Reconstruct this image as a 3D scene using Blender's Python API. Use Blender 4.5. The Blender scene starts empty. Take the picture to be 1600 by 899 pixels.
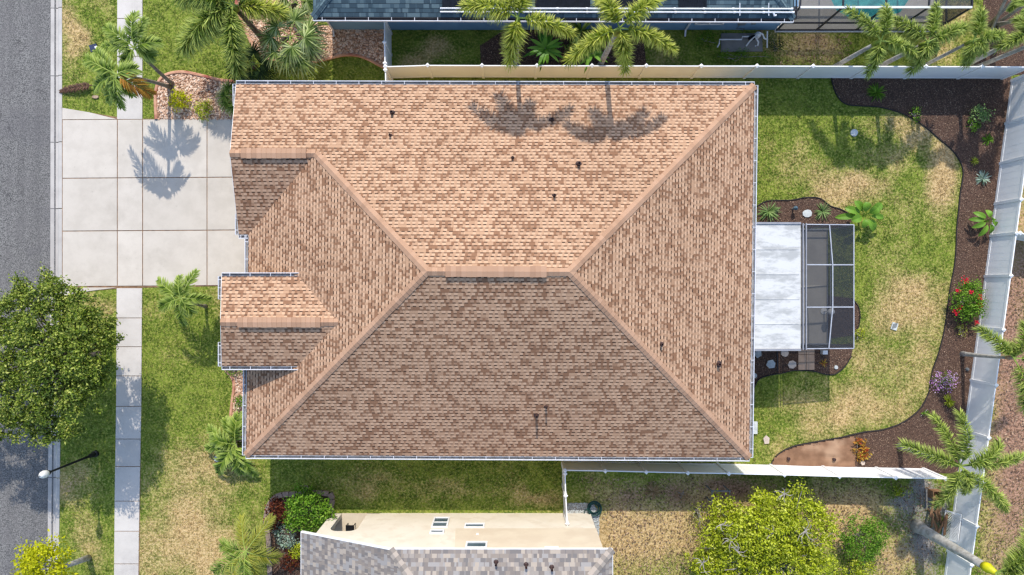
import bpy, math, random
import numpy as np
from mathutils import Vector, Matrix

# ------------------------------------------------------------------ camera, sky, sun, exposure
S = bpy.context.scene
H = 34.5            # drone height over the lawn (m)
F = 1078.0          # focal length in photo pixels (1600 wide)
CX, CY = 800.0, 449.5
cam = bpy.data.objects.new('camera', bpy.data.cameras.new('camera'))
S.collection.objects.link(cam)
cam.location = (0, 0, H)
cam.rotation_euler = (0, 0, 0)
cam.data.sensor_width = 36.0
cam.data.lens = 36.0 * F / 1600.0
cam.data.clip_start = 0.5
cam.data.clip_end = 2000
S.camera = cam

SUN_ELEV = 44.0
W = bpy.data.worlds.new('World'); S.world = W
W.use_nodes = True
wn = W.node_tree
bg = wn.nodes['Background']
sky = wn.nodes.new('ShaderNodeTexSky')
sky.sky_type = 'NISHITA'; sky.sun_disc = False
sky.sun_elevation = math.radians(SUN_ELEV)
sky.sun_rotation = math.radians(-2.5)
sky.altitude = 10
sky.ozone_density = 1.7
sky.air_density = 1.0
wn.links.new(sky.outputs[0], bg.inputs[0])
bg.inputs[1].default_value = 0.15
sl = bpy.data.lights.new('sun', 'SUN')
sl.energy = 2.25; sl.angle = math.radians(0.5); sl.color = (1.0, 0.945, 0.87)
sun = bpy.data.objects.new('sun', sl); S.collection.objects.link(sun)
sun.rotation_euler = (math.radians(-(90 - SUN_ELEV)), 0, math.radians(2.5))
sun.location = (0, 30, 40)
S.view_settings.view_transform = 'Standard'
S.view_settings.look = 'None'
S.view_settings.exposure = 1.02
S.view_settings.gamma = 1.0
S.view_settings.use_curve_mapping = False
S.cycles.max_bounces = 6
S.cycles.transparent_max_bounces = 12
S.cycles.diffuse_bounces = 3
S.cycles.use_denoising = True
S.cycles.filter_width = 1.4

rng = np.random.default_rng(7)
random.seed(7)

# ------------------------------------------------------------------ helpers
def P(px, py, z=0.0):
    """the place at height z that the photo shows at pixel (px, py)"""
    k = (H - z) / F
    return Vector(((px - CX) * k, (CY - py) * k, z))

def G(pts, z=0.0):
    return [P(x, y, z) for x, y in pts]

def lin(c):
    c = c / 255.0
    return c / 12.92 if c <= 0.04045 else ((c + 0.055) / 1.055) ** 2.4

def C(r, g, b):
    return (lin(r), lin(g), lin(b), 1.0)

def norm(v):
    return v / np.maximum(np.linalg.norm(v, axis=-1, keepdims=True), 1e-9)

def origin_of(o):
    l = Vector((0, 0, 0))
    while o is not None:
        l += o.location; o = o.parent
    return l

def tag(o, label=None, cat=None, group=None, kind=None):
    if label: o['label'] = label
    if cat: o['category'] = cat
    if group: o['group'] = group
    if kind: o['kind'] = kind
    return o

def thing(name, label, cat, loc, group=None):
    o = bpy.data.objects.new(name, None); S.collection.objects.link(o)
    o.empty_display_size = 0.2
    o.location = loc
    return tag(o, label, cat, group)

class MB:
    """collects faces; build() links them as ONE mesh object"""
    def __init__(s):
        s.v = []; s.n = 0; s.blocks = []; s.tips = []
    def add(s, verts, faces, mi=0):
        verts = np.asarray(verts, dtype=np.float64).reshape(-1, 3)
        by = {}
        for f in faces: by.setdefault(len(f), []).append(f)
        for k, fl in by.items():
            s.blocks.append((np.asarray(fl, dtype=np.int64) + s.n, mi))
        s.v.append(verts); s.n += len(verts)
        return s
    def addarr(s, verts, faces, mi=0):
        s.blocks.append((np.asarray(faces, dtype=np.int64) + s.n, mi))
        s.v.append(np.asarray(verts, dtype=np.float64).reshape(-1, 3)); s.n += len(s.v[-1])
        return s
    def box(s, c, size, rz=0.0, mi=0):
        cx, cy, cz = c; sx, sy, sz = [q / 2 for q in size]
        co, si = math.cos(rz), math.sin(rz)
        vs = []
        for z in (-sz, sz):
            for x, y in ((-sx, -sy), (sx, -sy), (sx, sy), (-sx, sy)):
                vs.append((cx + x * co - y * si, cy + x * si + y * co, cz + z))
        return s.add(vs, [(3, 2, 1, 0), (4, 5, 6, 7), (0, 1, 5, 4), (1, 2, 6, 5), (2, 3, 7, 6), (3, 0, 4, 7)], mi)
    def beam(s, p0, p1, w, h, mi=0, up=(0, 0, 1)):
        p0 = Vector(p0); p1 = Vector(p1); d = (p1 - p0).normalized(); u = Vector(up)
        sd = d.cross(u)
        if sd.length < 1e-4: sd = d.cross(Vector((0, 1, 0)))
        sd.normalize(); u = sd.cross(d).normalized()
        vs = []
        for p in (p0, p1):
            for a, b in ((-1, -1), (1, -1), (1, 1), (-1, 1)):
                vs.append(p + sd * (a * w / 2) + u * (b * h / 2))
        return s.add(vs, [(0, 1, 2, 3), (7, 6, 5, 4), (4, 5, 1, 0), (5, 6, 2, 1), (6, 7, 3, 2), (7, 4, 0, 3)], mi)
    def tube(s, pts, radii, n=8, mi=0, closed=False):
        pts = [Vector(p) for p in pts]
        if isinstance(radii, (int, float)): radii = [radii] * len(pts)
        rings = []; ref = Vector((0.3, 0.2, 0.93)).normalized()
        for i, p in enumerate(pts):
            d = (pts[min(i + 1, len(pts) - 1)] - pts[max(i - 1, 0)])
            if d.length < 1e-6: d = Vector((0, 0, 1))
            d.normalize()
            a = d.cross(ref)
            if a.length < 0.05: a = d.cross(Vector((1, 0, 0)))
            a.normalize(); b = d.cross(a)
            rings += [p + (a * math.cos(2 * math.pi * k / n) + b * math.sin(2 * math.pi * k / n)) * radii[i] for k in range(n)]
        fs = []
        for i in range(len(pts) - 1):
            for k in range(n):
                fs.append((i * n + k, i * n + (k + 1) % n, (i + 1) * n + (k + 1) % n, (i + 1) * n + k))
        fs.append(tuple(range(n - 1, -1, -1))); fs.append(tuple(range((len(pts) - 1) * n, len(pts) * n)))
        return s.add(rings, fs, mi)
    def prism(s, poly, z0, z1, mi=0, bottom=True):
        """upright prism over a plan polygon of (x, y)"""
        n = len(poly)
        a = sum(poly[i][0] * poly[(i + 1) % n][1] - poly[(i + 1) % n][0] * poly[i][1] for i in range(n))
        if a < 0: poly = list(poly)[::-1]
        vs = [(p[0], p[1], z0) for p in poly] + [(p[0], p[1], z1) for p in poly]
        fs = [tuple(range(n, 2 * n))] + [(i, (i + 1) % n, n + (i + 1) % n, n + i) for i in range(n)]
        if bottom: fs.append(tuple(range(n - 1, -1, -1)))
        return s.add(vs, fs, mi)
    def prism_y(s, poly, y0, y1, mi=0):
        """prism over a polygon of (x, z), from y0 to y1"""
        n = len(poly)
        vs = [(p[0], y0, p[1]) for p in poly] + [(p[0], y1, p[1]) for p in poly]
        fs = [tuple(range(n)), tuple(range(2 * n - 1, n - 1, -1))] + [(i, n + i, n + (i + 1) % n, (i + 1) % n) for i in range(n)]
        return s.add(vs, fs, mi)
    def lathe(s, prof, c, n=16, mi=0):
        vs = [(c[0] + r * math.cos(2 * math.pi * k / n), c[1] + r * math.sin(2 * math.pi * k / n), c[2] + z) for r, z in prof for k in range(n)]
        fs = [(i * n + k, i * n + (k + 1) % n, (i + 1) * n + (k + 1) % n, (i + 1) * n + k) for i in range(len(prof) - 1) for k in range(n)]
        fs.append(tuple(range((len(prof) - 1) * n, len(prof) * n)))
        fs.append(tuple(range(n - 1, -1, -1)))
        return s.add(vs, fs, mi)
    def kites(s, b, d, side, L, Wd, frac=0.4, droop=None, mi=0):
        """leaf-shaped quads: base, two shoulders, tip"""
        b = np.asarray(b); N = len(b)
        L = np.broadcast_to(np.asarray(L, float).reshape(-1, 1), (N, 1)); Wd = np.broadcast_to(np.asarray(Wd, float).reshape(-1, 1), (N, 1))
        m = b + d * L * frac
        tip = b + d * L
        if droop is not None: tip = tip + np.array([0, 0, -1.0]) * (np.broadcast_to(np.asarray(droop, float).reshape(-1, 1), (N, 1)) * L)
        vs = np.stack([b, m + side * Wd / 2, tip, m - side * Wd / 2], axis=1)
        s.tips.append((s.n, np.tile([0.0, 0.35, 1.0, 0.35], N)))
        return s.addarr(vs, np.arange(N * 4).reshape(N, 4), mi)
    def blades(s, b, d, side, L, Wd, droop, mi=0, seg=3, fold=0.0):
        """long bending blades of several quads"""
        b = np.asarray(b, float); N = len(b)
        L = np.broadcast_to(np.asarray(L, float).reshape(-1, 1), (N, 1)); Wd = np.broadcast_to(np.asarray(Wd, float).reshape(-1, 1), (N, 1))
        droop = np.broadcast_to(np.asarray(droop, float).reshape(-1, 1), (N, 1))
        rows = []
        prof = [0.45, 1.0, 0.8, 0.06] if seg == 3 else [0.5, 0.9, 1.0, 0.75, 0.06]
        for i in range(seg + 1):
            t = i / seg
            c = b + d * L * t + np.array([0, 0, -1.0]) * droop * L * t * t
            w = Wd * prof[i]
            rows += [c - side * w / 2, c + side * w / 2]
        vs = np.stack(rows, axis=1)
        k = (seg + 1) * 2
        s.tips.append((s.n, np.tile(np.repeat(np.linspace(0, 1, seg + 1), 2), N)))
        base = (np.arange(N) * k).reshape(N, 1)
        fs = np.concatenate([base + np.array([[2 * i, 2 * i + 1, 2 * i + 3, 2 * i + 2]]) for i in range(seg)], axis=0)
        return s.addarr(vs, fs, mi)
    def build(s, name, mats, parent=None, loc=None, smooth=False):
        if not isinstance(mats, (list, tuple)): mats = [mats]
        o0 = origin_of(parent) if parent is not None else Vector(loc if loc is not None else (0, 0, 0))
        me = bpy.data.meshes.new(name)
        v = np.concatenate(s.v, axis=0) - np.array(o0)
        me.vertices.add(len(v)); me.vertices.foreach_set('co', v.ravel())
        idx = np.concatenate([f.ravel() for f, m in s.blocks])
        tot = np.concatenate([np.full(len(f), f.shape[1]) for f, m in s.blocks])
        mi = np.concatenate([np.full(len(f), m) for f, m in s.blocks])
        me.loops.add(len(idx)); me.loops.foreach_set('vertex_index', idx)
        me.polygons.add(len(tot))
        st = np.concatenate([[0], np.cumsum(tot)[:-1]])
        me.polygons.foreach_set('loop_start', st)
        me.polygons.foreach_set('loop_total', tot)
        me.polygons.foreach_set('material_index', mi)
        me.polygons.foreach_set('use_smooth', np.full(len(tot), bool(smooth)))
        if s.tips:
            tv = np.zeros(len(v), np.float32)
            for st_, a_ in s.tips: tv[st_:st_ + len(a_)] = a_
            me.attributes.new('tip', 'FLOAT', 'POINT').data.foreach_set('value', tv)
        for m in mats: me.materials.append(m)
        me.update(calc_edges=True)
        o = bpy.data.objects.new(name, me); S.collection.objects.link(o)
        if parent is not None: o.parent = parent
        elif loc is not None: o.location = loc
        return o

def inpoly(x, y, poly):
    r = np.zeros(x.shape, bool); n = len(poly)
    for i in range(n):
        x0, y0 = poly[i][0], poly[i][1]; x1, y1 = poly[(i + 1) % n][0], poly[(i + 1) % n][1]
        c = ((y0 > y) != (y1 > y)) & (x < (x1 - x0) * (y - y0) / ((y1 - y0) if y1 != y0 else 1e-9) + x0)
        r ^= c
    return r

def spline(pts, n=6):
    """Catmull-Rom through points of any dimension"""
    p = [np.array(q, float) for q in pts]
    p = [2 * p[0] - p[1]] + p + [2 * p[-1] - p[-2]]
    out = []
    for i in range(1, len(p) - 2):
        for k in range(n):
            t = k / n
            out.append(0.5 * (2 * p[i] + (p[i + 1] - p[i - 1]) * t + (2 * p[i - 1] - 5 * p[i] + 4 * p[i + 1] - p[i + 2]) * t * t + (3 * p[i] - p[i - 1] - 3 * p[i + 1] + p[i + 2]) * t ** 3))
    out.append(p[-2])
    return out

# ------------------------------------------------------------------ materials
class NT:
    def __init__(s, name):
        s.m = bpy.data.materials.new(name); s.m.use_nodes = True
        s.t = s.m.node_tree; s.b = s.t.nodes['Principled BSDF']; s.out = s.t.nodes['Material Output']
    def n(s, typ, **kw):
        nd = s.t.nodes.new('ShaderNode' + typ)
        for k, v in kw.items(): setattr(nd, k, v)
        return nd
    def l(s, a, b): s.t.links.new(a, b)
    def put(s, sock, v):
        if isinstance(v, (int, float, tuple)): sock.default_value = v
        else: s.l(v, sock)
    def math(s, op, a, b=None, c=None, clamp=False):
        nd = s.n('Math', operation=op, use_clamp=clamp)
        s.put(nd.inputs[0], a)
        if b is not None: s.put(nd.inputs[1], b)
        if c is not None: s.put(nd.inputs[2], c)
        return nd.outputs[0]
    def mix(s, f, a, b, mode='MIX'):
        nd = s.n('Mix', data_type='RGBA', blend_type=mode)
        s.put(nd.inputs[0], f); s.put(nd.inputs[6], a); s.put(nd.inputs[7], b)
        return nd.outputs[2]
    def pos(s): return s.n('NewGeometry').outputs['Position']
    def noise(s, scale, detail=3, rough=0.55, vec=None, dim='3D'):
        nd = s.n('TexNoise', noise_dimensions=dim)
        nd.inputs['Scale'].default_value = scale; nd.inputs['Detail'].default_value = detail; nd.inputs['Roughness'].default_value = rough
        s.l(vec if vec is not None else s.pos(), nd.inputs['Vector'])
        return nd.outputs[0]
    def ramp(s, f, stops, interp='LINEAR'):
        nd = s.n('ValToRGB'); r = nd.color_ramp; r.interpolation = interp
        while len(r.elements) < len(stops): r.elements.new(0.5)
        for e, (p, c) in zip(r.elements, stops): e.position = p; e.color = c
        s.l(f, nd.inputs[0]); return nd.outputs[0]
    def smooth(s, x, a, b):
        nd = s.n('MapRange', interpolation_type='SMOOTHSTEP')
        s.put(nd.inputs[0], x); nd.inputs[1].default_value = a; nd.inputs[2].default_value = b
        return nd.outputs[0]
    def bump(s, h, strength=0.4, dist=0.02):
        nd = s.n('Bump'); nd.inputs['Strength'].default_value = strength; nd.inputs['Distance'].default_value = dist
        s.l(h, nd.inputs['Height']); s.l(nd.outputs[0], s.b.inputs['Normal'])
    def done(s, col=None, rough=0.7, metal=0.0, spec=0.3):
        if col is not None: s.put(s.b.inputs['Base Color'], col)
        s.put(s.b.inputs['Roughness'], rough); s.b.inputs['Metallic'].default_value = metal
        s.b.inputs['Specular IOR Level'].default_value = spec
        return s.m

def noisy(name, c1, c2, scale=3.0, rough=0.7, metal=0.0, spec=0.3, bump=0.0, bscale=40, detail=4, c3=None, scale3=0.6):
    t = NT(name)
    f = t.smooth(t.noise(scale, detail), 0.35, 0.65)
    col = t.mix(f, c1, c2)
    if c3 is not None:
        col = t.mix(t.smooth(t.noise(scale3, 3), 0.5, 0.68), col, c3)
    if bump: t.bump(t.noise(bscale, 3), bump, 0.01)
    return t.done(col, rough, metal, spec)

def leafy(name, cols, rough=0.6, trans=0.28, spec=0.2, tipgain=0.0):
    """foliage: every leaf has its own tone"""
    t = NT(name)
    r = t.n('NewGeometry').outputs['Random Per Island']
    n = len(cols)
    col = t.ramp(r, [(i / (n - 1), c) for i, c in enumerate(cols)])
    f = t.noise(1.4, 2)
    col = t.mix(t.math('MULTIPLY', t.smooth(f, 0.35, 0.7), 0.35), col, cols[0])
    if tipgain > 0:
        tp = t.n('Attribute', attribute_name='tip').outputs['Fac']
        col = t.mix(t.math('MULTIPLY', t.smooth(tp, 0.25, 1.0), tipgain), col, tuple(min(1, q * 1.15 + 0.05) for q in cols[-1][:3]) + (1,))
    t.done(col, rough, 0, spec)
    tr = t.n('BsdfTranslucent'); t.l(col, tr.inputs[0])
    mx = t.n('MixShader'); mx.inputs[0].default_value = trans
    t.l(t.b.outputs[0], mx.inputs[1]); t.l(tr.outputs[0], mx.inputs[2]); t.l(mx.outputs[0], t.out.inputs[0])
    return t.m

def shingles(name, light, mid, dark, dash, course=0.162, tooth=0.21, blockw=0.30, th=0.52, grey=None):
    """laminated shingles laid in courses: u runs along the eave, v up the slope (metres)"""
    t = NT(name)
    uv = t.n('UVMap'); sep = t.n('SeparateXYZ'); t.l(uv.outputs[0], sep.inputs[0])
    u, v = sep.outputs[0], sep.outputs[1]
    vr = t.math('DIVIDE', v, course)
    row = t.math('FLOOR', vr); fr = t.math('FRACT', vr)
    def wn1(x):
        w = t.n('TexWhiteNoise', noise_dimensions='1D'); t.l(x, w.inputs['W']); return w.outputs['Value']
    def wn2(a, b):
        w = t.n('TexWhiteNoise', noise_dimensions='2D'); cb = t.n('CombineXYZ'); t.l(a, cb.inputs[0]); t.l(b, cb.inputs[1]); t.l(cb.outputs[0], w.inputs['Vector']); return w.outputs['Value']
    off = t.math('MULTIPLY', wn1(row), 9.7)
    uu = t.math('ADD', u, off)
    wob = t.math('MULTIPLY', t.math('SUBTRACT', t.noise(2.2, 2), 0.5), 0.06)
    uu = t.math('ADD', uu, wob)
    tc = t.math('DIVIDE', uu, tooth); tf = t.math('FRACT', tc); ti = t.math('FLOOR', tc)
    rt = wn2(ti, row)
    wid = t.math('ADD', 0.48, t.math('MULTIPLY', rt, 0.16))          # tabs differ in width
    toothm = t.math('MULTIPLY', t.math('LESS_THAN', tf, wid), t.math('GREATER_THAN', rt, 0.07))
    # colour lots of a shingle strip, clustered
    bi = t.math('FLOOR', t.math('DIVIDE', t.math('ADD', uu, 3.3), blockw))
    rb = wn2(bi, t.math('ADD', row, 31.0))
    cl = t.n('CombineXYZ'); t.l(t.math('MULTIPLY', bi, blockw), cl.inputs[0]); t.l(t.math('MULTIPLY', row, course * 1.4), cl.inputs[1])
    patch = t.noise(2.3, 2, vec=cl.outputs[0])
    sc = t.math('ADD', t.math('MULTIPLY', rb, 0.85), t.math('MULTIPLY', patch, 0.22))
    browny = t.smooth(sc, th, th + 0.16)
    col = t.mix(browny, mid, dark)
    # the exposed tab ends are paler than the strip behind them
    tabrow = t.math('MULTIPLY', toothm, t.math('GREATER_THAN', fr, 0.28))
    lightness = t.math('MULTIPLY', tabrow, t.math('SUBTRACT', 0.80, t.math('MULTIPLY', t.math('MULTIPLY', browny, wn2(ti, t.math('ADD', row, 7.0))), 0.6)))
    col = t.mix(lightness, col, light)
    # tab shadow painted in with the printed dark granule band, thin joint elsewhere
    band = t.math('MULTIPLY', toothm, t.math('LESS_THAN', fr, 0.33))
    joint = t.math('MULTIPLY', t.math('LESS_THAN', fr, 0.20), 0.30)
    bs = t.math('ADD', 0.62, t.math('MULTIPLY', wn2(ti, t.math('ADD', row, 3.0)), 0.38))
    col = t.mix(t.math('MAXIMUM', t.math('MULTIPLY', band, bs), joint), col, dash)
    tone = t.math('ADD', 0.82, t.math('MULTIPLY', t.noise(0.35, 4), 0.36))
    grain = t.math('ADD', 0.80, t.math('MULTIPLY', t.noise(60, 2), 0.40))
    m = t.math('MULTIPLY', tone, grain)
    cb = t.n('CombineXYZ')
    for i in range(3): t.l(m, cb.inputs[i])
    col = t.mix(1.0, col, cb.outputs[0], 'MULTIPLY')
    t.bump(t.noise(50, 2), 0.2, 0.005)
    return t.done(col, 0.9, 0, 0.15)

def blocks_mat(name, cols, bw, bh, rough=0.85, gap=None):
    """blocks of mixed tone, laid in the mesh's own UV"""
    t = NT(name)
    uv = t.n('UVMap'); sep = t.n('SeparateXYZ'); t.l(uv.outputs[0], sep.inputs[0])
    u, v = sep.outputs[0], sep.outputs[1]
    vr = t.math('DIVIDE', v, bh); row = t.math('FLOOR', vr); fr = t.math('FRACT', vr)
    w1 = t.n('TexWhiteNoise', noise_dimensions='1D'); t.l(row, w1.inputs['W'])
    uu = t.math('DIVIDE', t.math('ADD', u, t.math('MULTIPLY', w1.outputs['Value'], 7.3)), bw)
    # split some cells in two
    ci = t.math('FLOOR', uu)
    cb = t.n('CombineXYZ'); t.l(ci, cb.inputs[0]); t.l(row, cb.inputs[1])
    w2 = t.n('TexWhiteNoise', noise_dimensions='2D'); t.l(cb.outputs[0], w2.inputs['Vector'])
    half = t.math('FLOOR', t.math('ADD', t.math('FRACT', uu), t.math('MULTIPLY', w2.outputs['Value'], 0.9)))
    cb2 = t.n('CombineXYZ'); t.l(ci, cb2.inputs[0]); t.l(row, cb2.inputs[1]); t.l(half, cb2.inputs[2])
    w3 = t.n('TexWhiteNoise', noise_dimensions='3D'); t.l(cb2.outputs[0], w3.inputs['Vector'])
    n = len(cols)
    col = t.ramp(w3.outputs['Value'], [(i / n, c) for i, c in enumerate(cols)], 'CONSTANT')
    col = t.mix(t.math('MULTIPLY', t.noise(25, 3), 0.35), col, cols[0])
    if gap is not None:
        col = t.mix(t.math('MULTIPLY', t.math('LESS_THAN', fr, 0.13), 0.8), col, gap)
    t.bump(t.math('ADD', t.math('SUBTRACT', 1.0, fr), w3.outputs['Value']), 0.4, 0.012)
    return t.done(col, rough, 0, 0.15)

def concrete(name, c1, c2, stain, bump=0.15):
    t = NT(name)
    col = t.mix(t.smooth(t.noise(1.1, 5, 0.6), 0.35, 0.7), c1, c2)
    col = t.mix(t.math('MULTIPLY', t.smooth(t.noise(0.35, 5, 0.65), 0.52, 0.75), 0.55), col, stain)
    g = t.noise(38, 3, 0.7)
    col = t.mix(t.math('MULTIPLY', t.smooth(g, 0.52, 0.8), 0.40), col, stain)
    r = t.n('NewGeometry').outputs['Random Per Island']          # every slab was poured a little different
    col = t.mix(t.math('MULTIPLY', r, 0.28), col, stain)
    dirt = t.math('MULTIPLY', t.smooth(t.noise(4.5, 6, 0.75), 0.60, 0.74), 0.30)
    col = t.mix(dirt, col, C(120, 110, 98))
    t.bump(g, bump, 0.004)
    return t.done(col, 0.85, 0, 0.2)

def screen_mat(name, col, alpha):
    t = NT(name)
    t.done(col, 0.6, 0, 0.2)
    tr = t.n('BsdfTransparent')
    mx = t.n('MixShader'); mx.inputs[0].default_value = alpha
    t.l(tr.outputs[0], mx.inputs[1]); t.l(t.b.outputs[0], mx.inputs[2]); t.l(mx.outputs[0], t.out.inputs[0])
    return t.m

M = {}
M['shingle'] = shingles('roof_shingle', C(190, 155, 126), C(170, 135, 107), C(132, 97, 73), C(60, 45, 36), tooth=0.245, blockw=0.245, th=0.53)
M['shingle_teal'] = blocks_mat('roof_shingle_teal', [C(66, 84, 92), C(84, 102, 108), C(56, 72, 80), C(96, 114, 118)], 0.34, 0.19, gap=C(28, 36, 42))
M['shingle_grey'] = blocks_mat('roof_shingle_grey', [C(122, 114, 108), C(142, 134, 126), C(106, 102, 100), C(162, 150, 136), C(132, 122, 112), C(144, 140, 136), C(116, 108, 102)], 0.24, 0.17)
M['ridge'] = blocks_mat('ridge_shingle', [C(166, 131, 105), C(172, 137, 111), C(158, 124, 99), C(168, 134, 108)], 0.2, 2.0)
M['ridge_grey'] = blocks_mat('ridge_shingle_grey', [C(150, 138, 124), C(128, 120, 112), C(162, 150, 138)], 0.24, 2.0)
M['gutter'] = noisy('white_aluminium', C(200, 200, 204), C(212, 212, 214), 3, 0.55, 0.0, 0.3)
M['gutter_in'] = noisy('gutter_trough', C(150, 150, 152), C(116, 112, 108), 5, 0.7)
M['fascia'] = noisy('white_paint', C(214, 212, 208), C(224, 222, 218), 2, 0.6)
M['soffit'] = noisy('soffit_vinyl', C(205, 202, 196), C(212, 210, 204), 3, 0.6)
M['stucco'] = noisy('tan_stucco', C(214, 184, 136), C(222, 194, 148), 1.5, 0.9, bump=0.3, bscale=90)
M['stucco_cream'] = noisy('cream_stucco', C(212, 202, 184), C(205, 195, 176), 0.7, 0.9, bump=0.25, bscale=90, detail=6, c3=C(202, 190, 170), scale3=1.7)
M['stucco_beige'] = noisy('beige_stucco', C(202, 188, 164), C(194, 178, 154), 1.0, 0.9, bump=0.25, bscale=90)
M['stucco_blue'] = noisy('blue_grey_stucco', C(112, 146, 174), C(104, 138, 168), 1.2, 0.9, bump=0.25, bscale=90)
M['vinyl'] = noisy('white_vinyl', C(232, 231, 228), C(226, 225, 222), 0.8, 0.4, 0, 0.4)
M['black_metal'] = noisy('black_metal', C(24, 24, 26), C(32, 32, 34), 4, 0.45, 0.3)
M['grey_metal'] = noisy('grey_metal', C(120, 124, 126), C(100, 104, 106), 4, 0.5, 0.4)
M['lead'] = noisy('vent_boot', C(70, 48, 44), C(50, 38, 36), 8, 0.6, 0.1)
M['white_metal'] = noisy('white_powder_coat', C(216, 216, 216), C(206, 206, 206), 3, 0.4, 0.1)
M['bronze_frame'] = noisy('grey_frame', C(150, 150, 152), C(138, 138, 142), 3, 0.45, 0.2)
M['dark_frame'] = noisy('dark_frame', C(44, 44, 48), C(54, 54, 58), 3, 0.45, 0.2)
M['screen'] = screen_mat('screen_mesh', C(46, 49, 54), 0.60)
M['screen_pale'] = screen_mat('screen_mesh_pale', C(84, 86, 90), 0.42)
M['asphalt'] = None
M['concrete'] = concrete('driveway_concrete', C(197, 188, 175), C(186, 177, 164), C(160, 151, 138))
M['concrete_walk'] = concrete('sidewalk_concrete', C(200, 193, 184), C(189, 182, 173), C(150, 145, 138))
M['concrete_kerb'] = concrete('kerb_concrete', C(186, 180, 172), C(172, 166, 159), C(136, 130, 124))
M['concrete_patio'] = concrete('patio_concrete', C(198, 192, 180), C(184, 178, 168), C(150, 146, 138))
M['concrete_pad'] = concrete('pad_concrete', C(140, 136, 130), C(120, 116, 110), C(90, 86, 82))
M['joint'] = noisy('joint_dirt', C(150, 118, 90), C(112, 88, 68), 4, 0.95)
M['glass'] = noisy('window_glass', C(70, 84, 92), C(90, 104, 112), 1, 0.08, 0, 0.6)
M['white_plastic'] = noisy('white_pipe', C(226, 226, 226), C(216, 216, 214), 3, 0.4)
M['green_plastic'] = noisy('green_hose', C(18, 52, 48), C(26, 64, 58), 6, 0.4)
M['solar_black'] = noisy('black_collector', C(20, 22, 26), C(28, 30, 36), 5, 0.5)
M['wood'] = noisy('weathered_wood', C(138, 104, 74), C(104, 76, 54), 6, 0.9)
M['trunk'] = noisy('palm_trunk', C(136, 128, 116), C(108, 100, 90), 6, 0.95, bump=0.6, bscale=18)
M['trunk_pale'] = noisy('pale_palm_trunk', C(168, 164, 156), C(136, 132, 124), 5, 0.95, bump=0.5, bscale=16)
M['bark'] = noisy('tree_bark', C(112, 100, 88), C(84, 74, 64), 8, 0.95, bump=0.7, bscale=20)
M['twig'] = noisy('grey_branch', C(164, 156, 148), C(132, 124, 116), 9, 0.95)
M['shaft'] = noisy('crownshaft', C(150, 160, 60), C(120, 140, 50), 3, 0.5)
M['shaft_yellow'] = noisy('yellow_crownshaft', C(196, 186, 20), C(168, 172, 30), 3, 0.45)
M['dead_shaft'] = noisy('dry_sheath', C(170, 146, 122), C(140, 118, 98), 5, 0.9)
M['rachis'] = noisy('frond_stem', C(140, 154, 70), C(120, 138, 58), 4, 0.6)
M['rachis_brown'] = noisy('dry_frond_stem', C(96, 70, 52), C(80, 58, 44), 4, 0.8)
g = lambda *a: [C(*x) for x in a]
M['foxtail'] = leafy('foxtail_leaf', g((50, 76, 18), (92, 118, 30), (140, 160, 52), (188, 196, 100)), tipgain=0.6)
M['foxtail_yellow'] = leafy('foxtail_leaf_yellow', g((60, 84, 16), (118, 138, 26), (168, 178, 44), (212, 210, 100)), tipgain=0.6)
M['palm_green'] = leafy('palm_leaf', g((48, 74, 14), (84, 112, 26), (124, 146, 46), (166, 180, 84)), tipgain=0.6)
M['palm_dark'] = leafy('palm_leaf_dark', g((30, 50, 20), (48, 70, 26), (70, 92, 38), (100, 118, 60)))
M['palm_yellow'] = leafy('palm_leaf_yellow', g((110, 116, 30), (150, 150, 50), (176, 170, 76), (128, 140, 46)), tipgain=0.6)
M['palm_brown'] = leafy('palm_leaf_dry', g((70, 48, 40), (92, 64, 50), (116, 84, 62), (84, 58, 46)), trans=0.1)
M['palm_orange'] = leafy('palm_leaf_orange', g((150, 96, 30), (170, 130, 40), (120, 70, 30), (140, 130, 50)), trans=0.2)
M['fan'] = leafy('fan_palm_leaf', g((58, 82, 26), (108, 130, 54), (160, 174, 96), (206, 212, 158)), tipgain=0.25)
M['oak'] = leafy('oak_leaf', g((48, 66, 16), (86, 108, 28), (130, 146, 46), (180, 184, 92)), rough=0.45, trans=0.2)
M['lime'] = leafy('lime_leaf', g((96, 112, 12), (156, 168, 24), (192, 200, 46), (218, 220, 100)), trans=0.35)
M['yellow_tree'] = leafy('yellow_leaf', g((150, 156, 10), (186, 186, 14), (204, 200, 30), (170, 176, 20)), trans=0.35)
M['bright'] = leafy('bright_leaf', g((52, 90, 14), (88, 130, 24), (116, 154, 40), (144, 174, 66)))
M['broad'] = leafy('broad_leaf', g((52, 96, 20), (84, 132, 32), (124, 164, 58), (66, 112, 26)), rough=0.45)
M['ivory'] = leafy('silver_leaf', g((110, 136, 112), (150, 172, 150), (184, 198, 182), (90, 118, 90)))
M['redleaf'] = leafy('red_leaf', g((64, 24, 18), (96, 40, 26), (130, 70, 40), (60, 44, 26)))
M['agave'] = leafy('strap_leaf', g((88, 120, 60), (120, 148, 84), (150, 170, 110), (100, 132, 64)))
M['croton'] = leafy('croton_leaf', g((150, 40, 24), (206, 186, 70), (120, 40, 30), (200, 170, 60)))
M['drygrass'] = leafy('dry_leaf', g((140, 112, 76), (120, 92, 60), (160, 134, 96), (96, 76, 52)), trans=0.1)
M['weed'] = leafy('weed_leaf', g((70, 96, 28), (104, 126, 44), (130, 140, 60), (60, 80, 30)))
M['flower_red'] = leafy('red_petal', g((190, 12, 36), (220, 30, 60), (160, 10, 30), (206, 50, 70)), trans=0.2)
M['flower_pink'] = leafy('pink_white_petal', g((226, 214, 226), (172, 90, 176), (206, 160, 210), (150, 70, 160)), trans=0.2)
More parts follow.
